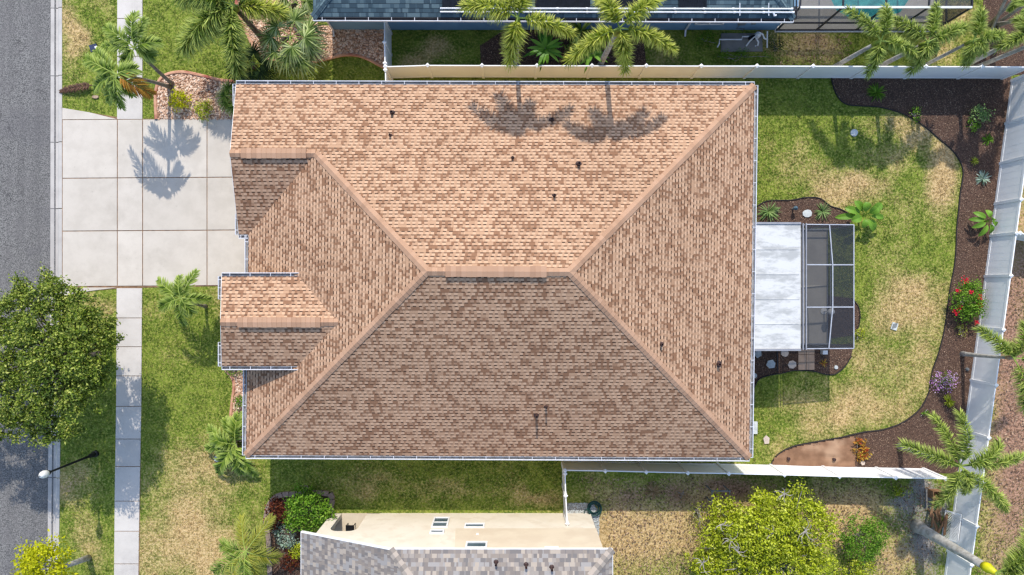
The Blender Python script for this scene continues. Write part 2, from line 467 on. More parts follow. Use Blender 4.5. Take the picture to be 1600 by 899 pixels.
M['fabric'] = noisy('landscape_fabric', C(134, 102, 78), C(118, 88, 66), 2.0, 0.9, bump=0.9, bscale=5, c3=C(160, 130, 104))
M['mulch'] = noisy('mulch_base', C(94, 72, 59), C(66, 50, 42), 14, 0.95, bump=0.8, bscale=30)
M['mulch_chip'] = leafy('mulch_chip', g((58, 44, 36), (94, 71, 58), (124, 98, 80), (182, 156, 132)), rough=0.95, trans=0.0)
M['pebble_base'] = noisy('pebble_bed_base', C(186, 154, 130), C(156, 126, 104), 16, 0.95, bump=0.8, bscale=22)
M['pebble'] = leafy('river_pebble', g((140, 102, 78), (196, 158, 130), (220, 188, 162), (234, 214, 194)), rough=0.8, trans=0.0)
M['gravel'] = noisy('grey_gravel', C(160, 154, 146), C(120, 114, 106), 26, 0.95, bump=0.8, bscale=40)
M['terracotta'] = noisy('terracotta_edging', C(196, 150, 122), C(176, 128, 102), 4, 0.9, c3=C(150, 84, 70), scale3=1.2)
M['edging'] = noisy('black_edging', C(40, 36, 36), C(52, 46, 44), 3, 0.7)
M['paver'] = noisy('grey_paver', C(150, 132, 120), C(128, 112, 102), 5, 0.9)
M['paver_tan'] = noisy('tan_paver', C(184, 154, 128), C(170, 142, 118), 3, 0.9)
M['stone_white'] = noisy('pale_stepping_stone', C(190, 194, 190), C(170, 174, 172), 6, 0.85)
M['stone_tan'] = noisy('tan_stepping_stone', C(198, 182, 166), C(180, 164, 150), 6, 0.85)
M['soil'] = noisy('bare_soil', C(120, 96, 78), C(92, 72, 58), 6, 0.95)
M['lanai_roof'] = None

def asphalt():
    t = NT('asphalt')
    n1 = t.noise(20, 3, 0.7); n2 = t.noise(1.2, 5, 0.7)
    col = t.mix(t.smooth(n1, 0.36, 0.66), C(72, 71, 70), C(136, 133, 128))
    col = t.mix(t.math('MULTIPLY', t.smooth(n2, 0.4, 0.7), 0.5), col, C(108, 104, 102))
    # wheel-worn lanes running along the street
    sp = t.n('SeparateXYZ'); t.l(t.pos(), sp.inputs[0])
    cb = t.n('CombineXYZ'); t.l(sp.outputs[0], cb.inputs[0]); t.l(t.math('MULTIPLY', sp.outputs[1], 0.04), cb.inputs[1])
    col = t.mix(t.math('MULTIPLY', t.smooth(t.noise(1.7, 3, vec=cb.outputs[0]), 0.4, 0.65), 0.35), col, C(88, 86, 84))
    vo = t.n('TexVoronoi', feature='DISTANCE_TO_EDGE'); vo.inputs['Scale'].default_value = 0.55
    wp = t.n('VectorMath', operation='ADD'); nz = t.n('TexNoise'); nz.inputs['Scale'].default_value = 1.6; nz.inputs['Detail'].default_value = 4
    t.l(t.pos(), nz.inputs['Vector']); t.l(t.pos(), wp.inputs[0]); t.l(nz.outputs[1], wp.inputs[1]); t.l(wp.outputs[0], vo.inputs['Vector'])
    crack = t.math('MULTIPLY', t.math('LESS_THAN', vo.outputs[0], 0.010), t.smooth(t.noise(0.5, 2), 0.45, 0.6))
    col = t.mix(t.math('MULTIPLY', crack, 0.6), col, C(60, 58, 58))
    col = t.mix(t.math('MULTIPLY', t.smooth(t.noise(0.22, 3), 0.52, 0.6), 0.25), col, C(84, 82, 84))
    t.bump(n1, 0.5, 0.01)
    return t.done(col, 0.9, 0, 0.2)
M['asphalt'] = asphalt()

def lanai_roof_mat():
    t = NT('lanai_roof_panel')
    sp = t.n('SeparateXYZ'); t.l(t.pos(), sp.inputs[0])
    cb = t.n('CombineXYZ'); t.l(t.math('MULTIPLY', sp.outputs[0], 0.35), cb.inputs[0]); t.l(sp.outputs[1], cb.inputs[1])
    st = t.noise(1.6, 6, 0.7, cb.outputs[0])
    col = t.mix(t.smooth(st, 0.44, 0.60), C(196, 195, 190), C(164, 164, 160))
    col = t.mix(t.math('MULTIPLY', t.smooth(t.noise(9, 4, 0.7, cb.outputs[0]), 0.60, 0.75), 0.5), col, C(118, 118, 114))
    return t.done(col, 0.85, 0, 0.1)
M['lanai_roof'] = lanai_roof_mat()

def grass_mats():
    """ground sheet and blades share one colour rule, driven by the turf condition"""
    out = []
    for blade in (False, True):
        t = NT('grass_blade' if blade else 'turf')
        at = t.n('Attribute', attribute_name='dry'); dry = at.outputs['Fac']
        at2 = t.n('Attribute', attribute_name='bare'); bare = at2.outputs['Fac']
        at3 = t.n('Attribute', attribute_name='ash'); ash = at3.outputs['Fac']
        p = t.pos()
        nm = t.noise(1.3, 4, 0.6); nf = t.noise(9, 3, 0.65); nff = t.noise(34, 2)
        green = t.mix(t.smooth(nm, 0.35, 0.65), C(84, 106, 32), C(120, 135, 50))
        green = t.mix(t.smooth(nf, 0.42, 0.66), green, C(148, 152, 74))
        tan = t.mix(t.smooth(nf, 0.38, 0.62), C(172, 144, 96), C(206, 178, 130))
        d = t.math('ADD', dry, t.math('ADD', t.math('MULTIPLY', t.math('SUBTRACT', nf, 0.5), 0.7), t.math('MULTIPLY', t.math('SUBTRACT', nm, 0.5), 0.7)))
        if blade:
            r = t.n('NewGeometry').outputs['Random Per Island']
            d = t.math('ADD', d, t.math('MULTIPLY', t.math('SUBTRACT', r, 0.5), 0.5))
            dk = t.math('MULTIPLY', r, 0.45)
        col = t.mix(t.smooth(d, 0.22, 1.0), green, tan)
        soil = t.mix(t.smooth(nf, 0.35, 0.65), C(112, 84, 68), C(180, 142, 118))
        b = t.math('ADD', bare, t.math('MULTIPLY', t.math('SUBTRACT', nf, 0.5), 0.8))
        col = t.mix(t.smooth(b, 0.35, 0.75), col, soil)
        a_ = t.math('ADD', ash, t.math('MULTIPLY', t.math('SUBTRACT', nf, 0.5), 0.9))
        col = t.mix(t.smooth(a_, 0.4, 0.8), col, t.mix(t.smooth(nff, 0.4, 0.6), C(96, 90, 86), C(170, 164, 156)))
        if blade:
            col = t.mix(dk, col, t.mix(t.smooth(d, 0.25, 0.85), C(60, 84, 24), C(134, 108, 68)))
            t.done(col, 0.6, 0, 0.2)
            tr = t.n('BsdfTranslucent'); t.l(col, tr.inputs[0])
            mx = t.n('MixShader'); mx.inputs[0].default_value = 0.25
            t.l(t.b.outputs[0], mx.inputs[1]); t.l(tr.outputs[0], mx.inputs[2]); t.l(mx.outputs[0], t.out.inputs[0])
        else:
            t.bump(t.math('ADD', nf, t.math('MULTIPLY', nff, 0.7)), 0.9, 0.05)
            t.done(col, 0.95, 0, 0.1)
        out.append(t.m)
    return out
M['turf'], M['blade'] = grass_mats()

# ------------------------------------------------------------------ GROUND
FX0, FX1, FY0, FY1 = -27.5, 27.5, -16.5, 16.5
# plan outlines in photo pixels at lawn level
ROAD_EDGE = [(78.5, -700), (78, -80), (77, 450), (74, 690), (72, 980), (68, 1600)]
KERB_OUT = [(97.9, -700), (97.4, -80), (97.4, 450), (94.4, 690), (91.4, 980), (87.4, 1600)]
BED_FRONT = [(245, 187), (244, 165), (244, 148), (248, 130), (258, 119), (275, 114), (292, 114), (320, 120), (345, 126), (385, 130), (385, 187)]
BED_TOP = [(362, -40), (372, 15), (384, 48), (398, 76), (416, 93), (445, 98), (480, 98), (510, 93), (535, 87), (556, 87), (575, 93), (590, 101), (604, 108), (604, 44), (500, 40), (440, -40)]
BED_HOUSE = [(352, 577), (364, 592), (366, 606), (363, 630), (361, 660), (366, 690), (388, 690), (388, 577)]
MULCH_IN = [(1298, 120), (1303, 140), (1312, 156), (1325, 164), (1345, 166), (1375, 168), (1410, 178), (1440, 195), (1470, 220), (1490, 238), (1502, 258), (1504, 275), (1500, 300), (1497, 330), (1494, 360), (1493, 390), (1490, 420), (1484, 450), (1480, 480), (1474, 520), (1465, 555), (1456, 580), (1453, 600), (1450, 615), (1436, 640), (1410, 660), (1380, 671), (1350, 675), (1310, 684), (1275, 690), (1240, 697), (1218, 708), (1206, 722), (1204, 736)]
MULCH_BACK = MULCH_IN + [(1500, 740), (1580, 120)]
MULCH_N = [(1183, 356), (1183, 322), (1200, 314), (1235, 313), (1258, 309), (1280, 310), (1297, 322), (1315, 328), (1335, 340), (1322, 356)]
MULCH_S = [(1176, 538), (1178, 606), (1185, 593), (1200, 587), (1222, 583), (1240, 579), (1270, 580), (1290, 585), (1305, 584), (1320, 572), (1330, 556), (1334, 538)]
MULCH_E = [(1292, 462), (1330, 466), (1340, 478), (1343, 492), (1341, 510), (1332, 524), (1292, 530)]
BED_LOWER = [(424, 960), (421, 840), (417, 812), (422, 788), (436, 774), (470, 771), (516, 772), (518, 797), (505, 803), (472, 803), (472, 960)]
MULCH_TOPSTRIP = [(752, 117), (750, 72), (790, 46), (900, 44), (1005, 60), (1012, 117)]
MULCH_TOPRIGHT = [(1538, -40), (1535, 30), (1548, 60), (1500, 117), (1640, 117), (1640, -40)]
GRAVEL_AC = [(884, 786), (926, 786), (936, 800), (936, 870), (920, 870), (920, 805), (884, 803)]
DRIVE = [(98, 168), (224, 187), (390, 187), (400, 450), (98, 462)]
WALK = [(182, -60), (224, -60), (222, 450), (217, 960), (177, 960), (181, 450)]
HOUSE = [(385, 128), (1170, 128), (1170, 722), (385, 722)]
LANAI = [(1165, 356), (1293, 356), (1293, 539), (1165, 539)]
NB_LOW = [(505, 802), (922, 802), (922, 960), (505, 960)]
NB_TOP = [(505, 44), (1210, 44), (1210, -60), (505, -60)]
POOLDECK = [(1205, 48), (1462, 48), (1462, -60), (1205, -60)]
PAD = [(1126, 53), (1190, 53), (1191, 81), (1126, 82)]
HARD = [DRIVE, WALK, BED_FRONT, BED_TOP, BED_HOUSE, MULCH_BACK, MULCH_N, MULCH_S, MULCH_E, BED_LOWER, MULCH_TOPSTRIP, MULCH_TOPRIGHT, GRAVEL_AC, HOUSE, LANAI, NB_LOW, NB_TOP, POOLDECK, PAD]

def vnoise(x, y, scale, seed):
    """smooth value noise for turf wear"""
    r = np.random.default_rng(seed); t = r.random((128, 128))
    xs = x * scale + 500; ys = y * scale + 500
    xi = np.floor(xs).astype(int); yi = np.floor(ys).astype(int)
    fx = xs - xi; fy = ys - yi; fx = fx * fx * (3 - 2 * fx); fy = fy * fy * (3 - 2 * fy)
    a = t[xi % 128, yi % 128]; b = t[(xi + 1) % 128, yi % 128]; c = t[xi % 128, (yi + 1) % 128]; d = t[(xi + 1) % 128, (yi + 1) % 128]
    return (a * (1 - fx) + b * fx) * (1 - fy) + (c * (1 - fx) + d * fx) * fy

DRY = [(112, 55, 20, 60, .95), (118, 140, 24, 18, .4), (150, 20, 25, 25, .35), (300, 830, 75, 110, .95), (240, 850, 30, 80, .8), (330, 740, 45, 40, .7), (262, 730, 30, 30, .6), (300, 690, 40, 25, .35), (120, 760, 32, 40, .7), (150, 860, 30, 50, .6),
       (140, 470, 40, 22, .7), (250, 470, 22, 30, .4), (350, 470, 20, 50, .4), (290, 560, 60, 60, .25),
       (1325, 290, 45, 28, .9), (1300, 270, 30, 20, .6), (1445, 210, 50, 35, .7), (1478, 265, 26, 70, 1.0), (1420, 330, 40, 40, .4), (1400, 400, 40, 30, .4), (1430, 480, 60, 50, .75), (1440, 560, 40, 60, .6), (1360, 560, 40, 40, .55), (1330, 640, 90, 35, .75), (1390, 620, 50, 40, .5), (1270, 625, 30, 30, .3), (1225, 700, 30, 20, .35),
       (1190, 210, 20, 20, .1), (1240, 240, 40, 30, .35), (1400, 250, 40, 30, .5),
       (560, 765, 70, 26, .55), (700, 770, 70, 20, .5), (840, 775, 45, 18, .7), (500, 735, 30, 20, .2), (770, 740, 60, 16, .2),
       (665, 75, 42, 16, .8), (1030, 75, 30, 20, .5), (1265, 75, 55, 26, .95), (1470, 75, 40, 30, .8), (1500, 40, 25, 30, .7),
       (1000, 840, 110, 60, 1.0), (960, 770, 60, 30, .7), (1120, 790, 90, 60, .8), (1330, 800, 70, 40, .9), (1340, 765, 60, 20, .55), (1580, 620, 40, 300, .95), (1400, 880, 60, 40, .8), (1570, 440, 30, 80, .95)]
BARE = [(680, 72, 36, 14, .25), (980, 775, 40, 26, .55), (1060, 785, 40, 24, .6), (1140, 770, 50, 18, .7), (1588, 620, 40, 330, .75), (1260, 75, 40, 22, .45), (780, 80, 20, 20, .4), (1010, 85, 20, 20, .3), (230, 740, 10, 40, .35), (120, 755, 22, 20, .45), (1580, 350, 25, 40, .5), (1575, 700, 24, 60, .55), (1110, 880, 30, 30, .5), (1350, 840, 60, 40, .4), (1200, 68, 12, 20, .6)]
ASH = [(1440, 850, 45, 60, .8), (1420, 790, 40, 24, .7), (1030, 785, 30, 22, .35), (940, 775, 30, 20, .3), (1460, 770, 30, 30, .8), (1500, 870, 20, 40, .4)]

def wear(x, y):
    """dry, bare, ash at plan points"""
    px = x / (H / F) + CX; py = CY - y / (H / F)
    dx = (vnoise(x, y, 0.8, 1) - 0.5) * 40; dy = (vnoise(x, y, 0.8, 2) - 0.5) * 40
    def acc(L):
        r = np.zeros(x.shape)
        for cx, cy, rx, ry, s in L:
            q = ((px + dx - cx) / (rx * 1.25)) ** 2 + ((py + dy - cy) / (ry * 1.25)) ** 2
            r = np.maximum(r, s * 1.1 * np.exp(-q * 0.9))
        return r
    dry = acc(DRY); dry = np.where((px < 890) | ((px < 1515) & (py < 735)), dry * 0.86, dry); bare = acc(BARE); ash = acc(ASH)
    low = vnoise(x, y, 0.35, 3) * 0.5 + vnoise(x, y, 1.1, 4) * 0.5
    back = ((px > 1175) & (py > 180) & (px < 1510) & (py < 735)).astype(float) * 0.14
    dry = np.clip(dry + back + (low - 0.5) * 0.45, 0, 1.2)
    return dry, bare, ash

def ground():
    nx, ny = 260, 160
    xs = np.linspace(FX0 - 1, FX1 + 1, nx); ys = np.linspace(FY0 - 1, FY1 + 1, ny)
    X, Y = np.meshgrid(xs, ys, indexing='ij')
    k = H / F
    edge = np.interp(CY - Y / k, [q[1] for q in ROAD_EDGE], [q[0] for q in ROAD_EDGE])
    Z = np.where((X / k + CX) < edge + 13, -0.28, 0.0)
    Z = Z + np.where(Z == 0, (vnoise(X, Y, 0.5, 9) - 0.5) * 0.0, 0)
    v = np.stack([X, Y, Z], -1).reshape(-1, 3)
    i = np.arange(nx - 1)[:, None] * ny + np.arange(ny - 1)[None, :]
    f = np.stack([i, i + ny, i + ny + 1, i + 1], -1).reshape(-1, 4)
    mb = MB(); mb.addarr(v, f)
    # outer land to the horizon
    R = 900
    x0, x1, y0, y1 = xs[0], xs[-1], ys[0], ys[-1]
    xr = P(ROAD_EDGE[0][0] + 13, 0).x
    za, zb = -0.28, -0.001
    for q, z in (((-R, x0, -R, R), za), ((x0, xr, -R, y0), za), ((x0, xr, y1, R), za), ((xr, x1, -R, y0), zb), ((xr, x1, y1, R), zb), ((x1, R, -R, R), zb)):
        mb.add([(q[0], q[2], z), (q[1], q[2], z), (q[1], q[3], z), (q[0], q[3], z)], [(0, 1, 2, 3)])
    o = mb.build('ground', M['turf'])
    me = o.data
    allv = np.empty(len(me.vertices) * 3); me.vertices.foreach_get('co', allv); allv = allv.reshape(-1, 3)
    d, b, a = wear(allv[:, 0], allv[:, 1])
    for nm, arr in (('dry', d), ('bare', b), ('ash', a)):
        at = me.attributes.new(nm, 'FLOAT', 'POINT'); at.data.foreach_set('value', arr.astype(np.float32))
    tag(o, 'patchy green and straw coloured lawn around the houses', 'ground', kind='structure')
ground()

def lawn_blades():
    n = 150000
    x = rng.uniform(FX0, FX1, n); y = rng.uniform(FY0, FY1, n)
    k = H / F; px = x / k + CX; py = CY - y / k
    ok = px > np.interp(py, [q[1] for q in KERB_OUT], [q[0] for q in KERB_OUT]) + 2
    for poly in HARD: ok &= ~inpoly(px, py, poly)
    x, y = x[ok], y[ok]
    d, b, a = wear(x, y)
    keep = rng.random(len(x)) > np.clip(np.maximum(b, a) * 1.0 + np.clip(d - 0.5, 0, 1) * 0.35, 0, 0.92)
    x, y, d, b, a = x[keep], y[keep], d[keep], b[keep], a[keep]
    m = 4
    x = np.repeat(x, m) + rng.normal(0, 0.03, len(x) * m); y = np.repeat(y, m) + rng.normal(0, 0.03, len(y) * m)
    d, b, a = np.repeat(d, m), np.repeat(b, m), np.repeat(a, m)
    N = len(x)
    az = rng.uniform(0, 2 * np.pi, N); el = rng.uniform(0.25, 1.2, N)
    dr = np.stack([np.cos(az) * np.cos(el), np.sin(az) * np.cos(el), np.sin(el)], 1)
    sd = np.stack([-np.sin(az), np.cos(az), np.zeros(N)], 1)
    mb = MB(); mb.kites(np.stack([x, y, np.zeros(N)], 1), dr, sd, rng.uniform(0.05, 0.10, N), rng.uniform(0.016, 0.032, N), 0.4)
    o = mb.build('grass', M['blade'])
    for nm, arr in (('dry', d), ('bare', b), ('ash', a)):
        at = o.data.attributes.new(nm, 'FLOAT', 'POINT'); at.data.foreach_set('value', np.repeat(arr, 4).astype(np.float32))
    tag(o, 'short mown grass, green with straw coloured patches', 'grass', kind='stuff')
lawn_blades()

def flat(name, poly_px, z, mat, label, cat, thick=0.0):
    pts = G(poly_px)
    mb = MB(); n = len(pts)
    mb.prism([(p.x, p.y) for p in pts], -0.05, z)
    o = mb.build(name, mat); tag(o, label, cat, kind='structure'); return o

# street, kerb, sidewalk, driveway
def street():
    pts = [P(x, y) for x, y in ROAD_EDGE]
    mb = MB()
    mb.prism([(p.x + 0.25, p.y) for p in pts] + [(-60, pts[-1].y), (-60, pts[0].y)], -0.3, -0.085)
    tag(mb.build('road', M['asphalt']), 'worn grey asphalt street along the front lawns', 'road', kind='structure')
    cuts = [-700, -590, -490, -390, -290, -190, -88, 12, 118, 222, 326, 434, 540, 648, 747, 850, 955, 1060, 1170, 1280, 1390, 1500, 1600]
    mb = MB()
    for a, b in zip(cuts[:-1], cuts[1:]):
        xin = lambda yy: np.interp(yy, [q[1] for q in ROAD_EDGE], [q[0] for q in ROAD_EDGE])
        xout = lambda yy: np.interp(yy, [q[1] for q in KERB_OUT], [q[0] for q in KERB_OUT])
        a2, b2 = a + 0.6, b - 0.6
        i0, i1, o0, o1 = P(xin(a2), a2), P(xin(b2), b2), P(xout(a2), a2), P(xout(b2), b2)
        prof = [(0, -0.07), (0.55, -0.10), (0.72, 0.005), (0.80, 0.03), (1, 0.03)]
        vs = []
        for (A, B) in ((i0, o0), (i1, o1)):
            for t, z in prof: q = A.lerp(B, t); vs.append((q.x, q.y, z))
            vs.append((B.x, B.y, -0.3)); vs.append((A.x, A.y, -0.3))
        n = 7
        mb.add(vs, [(k, n + k, n + (k + 1) % n, (k + 1) % n) for k in range(n)] + [tuple(range(n)), tuple(range(2 * n - 1, n - 1, -1))])
    o = mb.build('kerb', M['concrete_kerb']); tag(o, 'pale concrete gutter and low kerb along the street', 'kerb', kind='structure')

    base = MB()
    xl = lambda y: np.interp(y, [-700, -80, 450, 640, 760, 980, 1600], [185, 184, 183, 182, 180, 178, 174])
    xr = lambda y: np.interp(y, [-700, -80, 450, 640, 800, 980, 1600], [224, 223, 222.5, 221, 218, 215.5, 211])
    walk = MB()
    for cu in ([-700, -640, -580, -520, -460, -400, -340, -280, -225, -170, -120, -70, -20, 29.5, 88.5, 137.5, 187], [450, 497, 542, 587.5, 635, 686, 729, 783, 830, 881, 935, 990, 1045, 1100, 1155, 1210, 1265, 1320, 1375, 1430, 1485, 1540, 1600]):
        for a, b in zip(cu[:-1], cu[1:]):
            a2, b2 = a + 0.55, b - 0.55
            q = [P(xl(a2), a2), P(xr(a2), a2), P(xr(b2), b2), P(xl(b2), b2)]
            walk.prism([(p.x, p.y) for p in q], -0.1, 0.035 + random.uniform(-0.004, 0.004))
        q = [P(xl(cu[0]), cu[0]), P(xr(cu[0]), cu[0]), P(xr(cu[-1]), cu[-1]), P(xl(cu[-1]), cu[-1])]
        base.prism([(p.x, p.y) for p in q], -0.12, 0.012)
    tag(walk.build('sidewalk', M['concrete_walk']), 'pale concrete sidewalk of square slabs crossing the front lawns', 'sidewalk', kind='structure')
    tag(base.build('sidewalk_joint', M['joint']), 'earth filled joints under the sidewalk slabs', 'ground', kind='structure')

    dr = MB(); dbase = MB()
    xs = [98, 184, 223.5, 324, 400]; ys = [187.5, 279, 361.5, 448]
    for i in range(4):
        for j in range(3):
            g_ = 0.7
            x0, x1 = xs[i] + g_, xs[i + 1] - g_
            sk = lambda x: -2 * (x - 98) / 300.0
            q = [P(x0, ys[j] + g_ + sk(x0)), P(x1, ys[j] + g_ + sk(x1)), P(x1, ys[j + 1] - g_ + sk(x1)), P(x0, ys[j + 1] - g_ + sk(x0))]
            dr.prism([(p.x, p.y) for p in q], -0.1, 0.04 + random.uniform(-0.003, 0.003))
    for q in ([(98, 169), (140, 176), (183, 186.6), (98, 187)], [(98, 449.5), (183, 449.5), (140, 455), (98, 463)]):
        dr.prism([(P(*p).x, P(*p).y) for p in q], -0.1, 0.036)
    q = G([(96.5, 169), (140, 176), (200, 186), (400, 185), (400, 446), (200, 450), (140, 455), (96.5, 462)])
    dbase.prism([(p.x, p.y) for p in q], -0.12, 0.016)
    tag(dr.build('driveway', M['concrete']), 'broad pale concrete driveway in square slabs', 'driveway', kind='structure')
    tag(dbase.build('driveway_joint', M['joint']), 'earth filled joints under the driveway slabs', 'ground', kind='structure')
street()

def chips(name, polys, per_m2, mat, label, cat, L=(0.03, 0.09), Wd=(0.012, 0.03), z=0.02, stones=False):
    mb = MB()
    for poly in polys:
        pts = G(poly); xy = [(p.x, p.y) for p in pts]
        x0, x1 = min(p[0] for p in xy), max(p[0] for p in xy); y0, y1 = min(p[1] for p in xy), max(p[1] for p in xy)
        x0 = max(x0, FX0 - 1); x1 = min(x1, FX1 + 1); y0 = max(y0, FY0 - 1); y1 = min(y1, FY1 + 1)
        n = int(per_m2 * (x1 - x0) * (y1 - y0))
        x = rng.uniform(x0, x1, n); y = rng.uniform(y0, y1, n); ok = inpoly(x, y, xy); x, y = x[ok], y[ok]; N = len(x)
        b = np.stack([x, y, z + rng.uniform(0, 0.025, N)], 1)
        az = rng.uniform(0, 2 * np.pi, N); el = rng.uniform(-0.25, 0.5, N)
        if not stones:
            dr = np.stack([np.cos(az) * np.cos(el), np.sin(az) * np.cos(el), np.sin(el)], 1)
            sd = np.stack([-np.sin(az), np.cos(az), rng.uniform(-0.4, 0.4, N)], 1)
            mb.kites(b, dr, sd, rng.uniform(*L, N), rng.uniform(*Wd, N), 0.5)
        else:   # small rounded stones: squashed octahedra with a flat top
            r = rng.uniform(*L, N)[:, None]; ra = r * rng.uniform(0.6, 1.0, (N, 1))
            e1 = np.stack([np.cos(az), np.sin(az), np.zeros(N)], 1); e2 = np.stack([-np.sin(az), np.cos(az), np.zeros(N)], 1); up = np.array([[0, 0, 1.0]])
            ring = [b + e1 * r, b + e1 * r * 0.6 + e2 * ra * 0.8, b - e1 * r * 0.6 + e2 * ra * 0.8, b - e1 * r, b - e1 * r * 0.6 - e2 * ra * 0.8, b + e1 * r * 0.6 - e2 * ra * 0.8]
            top = [c * 0.6 + b * 0.4 + up * ra * 0.6 for c in ring]
            vs = np.stack(ring + top, 1)
            base = (np.arange(N) * 12)[:, None]
            quads = np.concatenate([base + np.array([[k, (k + 1) % 6, 6 + (k + 1) % 6, 6 + k]]) for k in range(6)], 0)
            n0 = mb.n
            mb.addarr(vs, quads)
            mb.blocks.append((base + np.array([[6, 7, 8, 9, 10, 11]]) + n0, 0))
    o = mb.build(name, mat); tag(o, label, cat, kind='stuff'); return o

def edging(name, pts_px, mat, label, w=0.12, h=0.10, group=None, n=5):
    """low kerb strip following a bed's outline"""
    sp = spline(pts_px, n)
    w3 = [P(q[0], q[1]) for q in sp]
    mb = MB()
    L, R_ = [], []
    for i, p in enumerate(w3):
        d = (w3[min(i + 1, len(w3) - 1)] - w3[max(i - 1, 0)]).normalized(); s_ = Vector((-d.y, d.x, 0))
        L.append(p + s_ * w / 2); R_.append(p - s_ * w / 2)
    vs = []
    for a, b in zip(L, R_):
        a2 = a.lerp(b, 0.2); b2 = a.lerp(b, 0.8)
        vs += [(a.x, a.y, -0.05), (a.x, a.y, h * 0.7), (a2.x, a2.y, h), (b2.x, b2.y, h), (b.x, b.y, h * 0.7), (b.x, b.y, -0.05)]
    fs = [(i * 6 + k, i * 6 + k + 1, i * 6 + 7 + k, i * 6 + 6 + k) for i in range(len(w3) - 1) for k in range(5)]
    mb.add(vs, fs)
    o = mb.build(name, mat, loc=w3[len(w3) // 2]); tag(o, label, 'edging', group); return o

flat('pebble_bed', BED_FRONT, 0.02, M['pebble_base'], 'bed of tan river pebbles beside the driveway', 'pebble bed')
flat('pebble_bed', BED_TOP, 0.02, M['pebble_base'], 'long bed of tan pebbles beside the teal roofed house', 'pebble bed')
flat('pebble_bed', BED_HOUSE, 0.02, M['pebble_base'], 'narrow pebble bed along the front of the tan house', 'pebble bed')
flat('mulch_bed', MULCH_BACK, 0.02, M['mulch'], 'wide curving bed of dark mulch along the white back fence', 'mulch bed')
flat('mulch_bed', MULCH_N, 0.02, M['mulch'], 'small mulch bed with a banana plant beside the patio enclosure', 'mulch bed')
flat('mulch_bed', MULCH_S, 0.02, M['mulch'], 'mulch bed with stepping stones and pavers beside the patio enclosure', 'mulch bed')
flat('mulch_bed', MULCH_E, 0.016, M['mulch'], 'sliver of mulch at the garden end of the patio enclosure', 'mulch bed')
flat('mulch_bed', BED_LOWER, 0.02, M['mulch'], 'mulch bed with red and green shrubs beside the grey roofed house', 'mulch bed')
flat('mulch_bed', MULCH_TOPSTRIP, 0.018, M['mulch'], 'shaded mulch strip under the two foxtail palms behind the fence', 'mulch bed')
flat('mulch_bed', MULCH_TOPRIGHT, 0.018, M['mulch'], 'dark mulch corner beyond the neighbour pool', 'mulch bed')
flat('gravel_strip', GRAVEL_AC, 0.016, M['gravel'], 'grey gravel strip around the corner of the cream house', 'gravel strip')
chips('mulch_chips', [MULCH_BACK, MULCH_N, MULCH_S, MULCH_E, BED_LOWER, MULCH_TOPSTRIP, MULCH_TOPRIGHT], 330, M['mulch_chip'], 'brown wood chips of the mulch beds', 'mulch')
chips('bed_pebbles', [BED_FRONT, BED_TOP, BED_HOUSE], 330, M['pebble'], 'tan and brown rounded pebbles of the stone beds', 'pebbles', L=(0.03, 0.075), stones=True)
chips('gravel', [GRAVEL_AC], 700, M['stone_white'], 'pale gravel stones by the hose', 'gravel', L=(0.015, 0.035), stones=True)
edging('bed_edging', BED_FRONT[:10], M['terracotta'], 'pink concrete edging around the driveway palm bed', 0.16, 0.11)
edging('bed_edging', BED_TOP[:13], M['terracotta'], 'terracotta edging of the pebble bed beside the teal roofed house', 0.14, 0.10)
edging('bed_edging', BED_HOUSE[:6], M['terracotta'], 'pink edging along the front wall bed', 0.14, 0.10)
edging('bed_edging', MULCH_IN, M['edging'], 'long thin edging between back lawn and mulch', 0.05, 0.07)
edging('bed_edging', MULCH_N[1:9], M['edging'], 'thin dark edging round the bed with the banana plant', 0.05, 0.07)
edging('bed_edging', MULCH_S[1:11], M['edging'], 'thin dark edging round the stepping stone bed', 0.05, 0.07)
edging('bed_edging', MULCH_E[1:6], M['edging'], 'short curved edging at the end of the patio enclosure', 0.05, 0.07)
# ------------------------------------------------------------------ BUILDINGS
class Plane:
    """roof plane: eave line a-b (3D, level), rising at slope m to the inside"""
    def __init__(s, a, b, m, inside):
        s.a = Vector(a); s.b = Vector(b); s.m = m
        s.u = (s.b - s.a); s.u.z = 0; s.u.normalize()
        s.nrm = Vector((-s.u.y, s.u.x, 0))
        if (Vector(inside) - s.a).dot(s.nrm) < 0: s.nrm = -s.nrm
    def z(s, x, y):
        return s.a.z + s.m * ((x - s.a.x) * s.nrm.x + (y - s.a.y) * s.nrm.y)
    def coef(s):   # z = c0 + cx x + cy y
        cx, cy = s.m * s.nrm.x, s.m * s.nrm.y
        return s.a.z - cx * s.a.x - cy * s.a.y, cx, cy
    def uv(s, p):
        d = Vector((p.x - s.a.x, p.y - s.a.y, 0))
        return d.dot(s.u), d.dot(s.nrm) * math.sqrt(1 + s.m * s.m)
    def ray(s, px, py):
        c0, cx, cy = s.coef(); k = ((px - CX) / F, (CY - py) / F)
        # z = c0 + (cx k0 + cy k1)(H - z)
        q = cx * k[0] + cy * k[1]
        return P(px, py, (c0 + q * H) / (1 + q))

def meet3(p, q, r):
    A = np.array([[x.coef()[1], x.coef()[2], -1] for x in (p, q, r)]); b = np.array([-x.coef()[0] for x in (p, q, r)])
    return Vector(np.linalg.solve(A, b))

def meet2(p, q, t, axis='x'):
    """point on both planes with given x (or y)"""
    c, d = p.coef(), q.coef()
    if axis == 'x':
        y = ((d[0] - c[0]) + (d[1] - c[1]) * t) / (c[2] - d[2]); return Vector((t, y, p.z(t, y)))
    x = ((d[0] - c[0]) + (d[2] - c[2]) * t) / (c[1] - d[1]); return Vector((x, t, p.z(x, t)))

def toward(A, B, n):
    return A.lerp(B, n / (B - A).length)

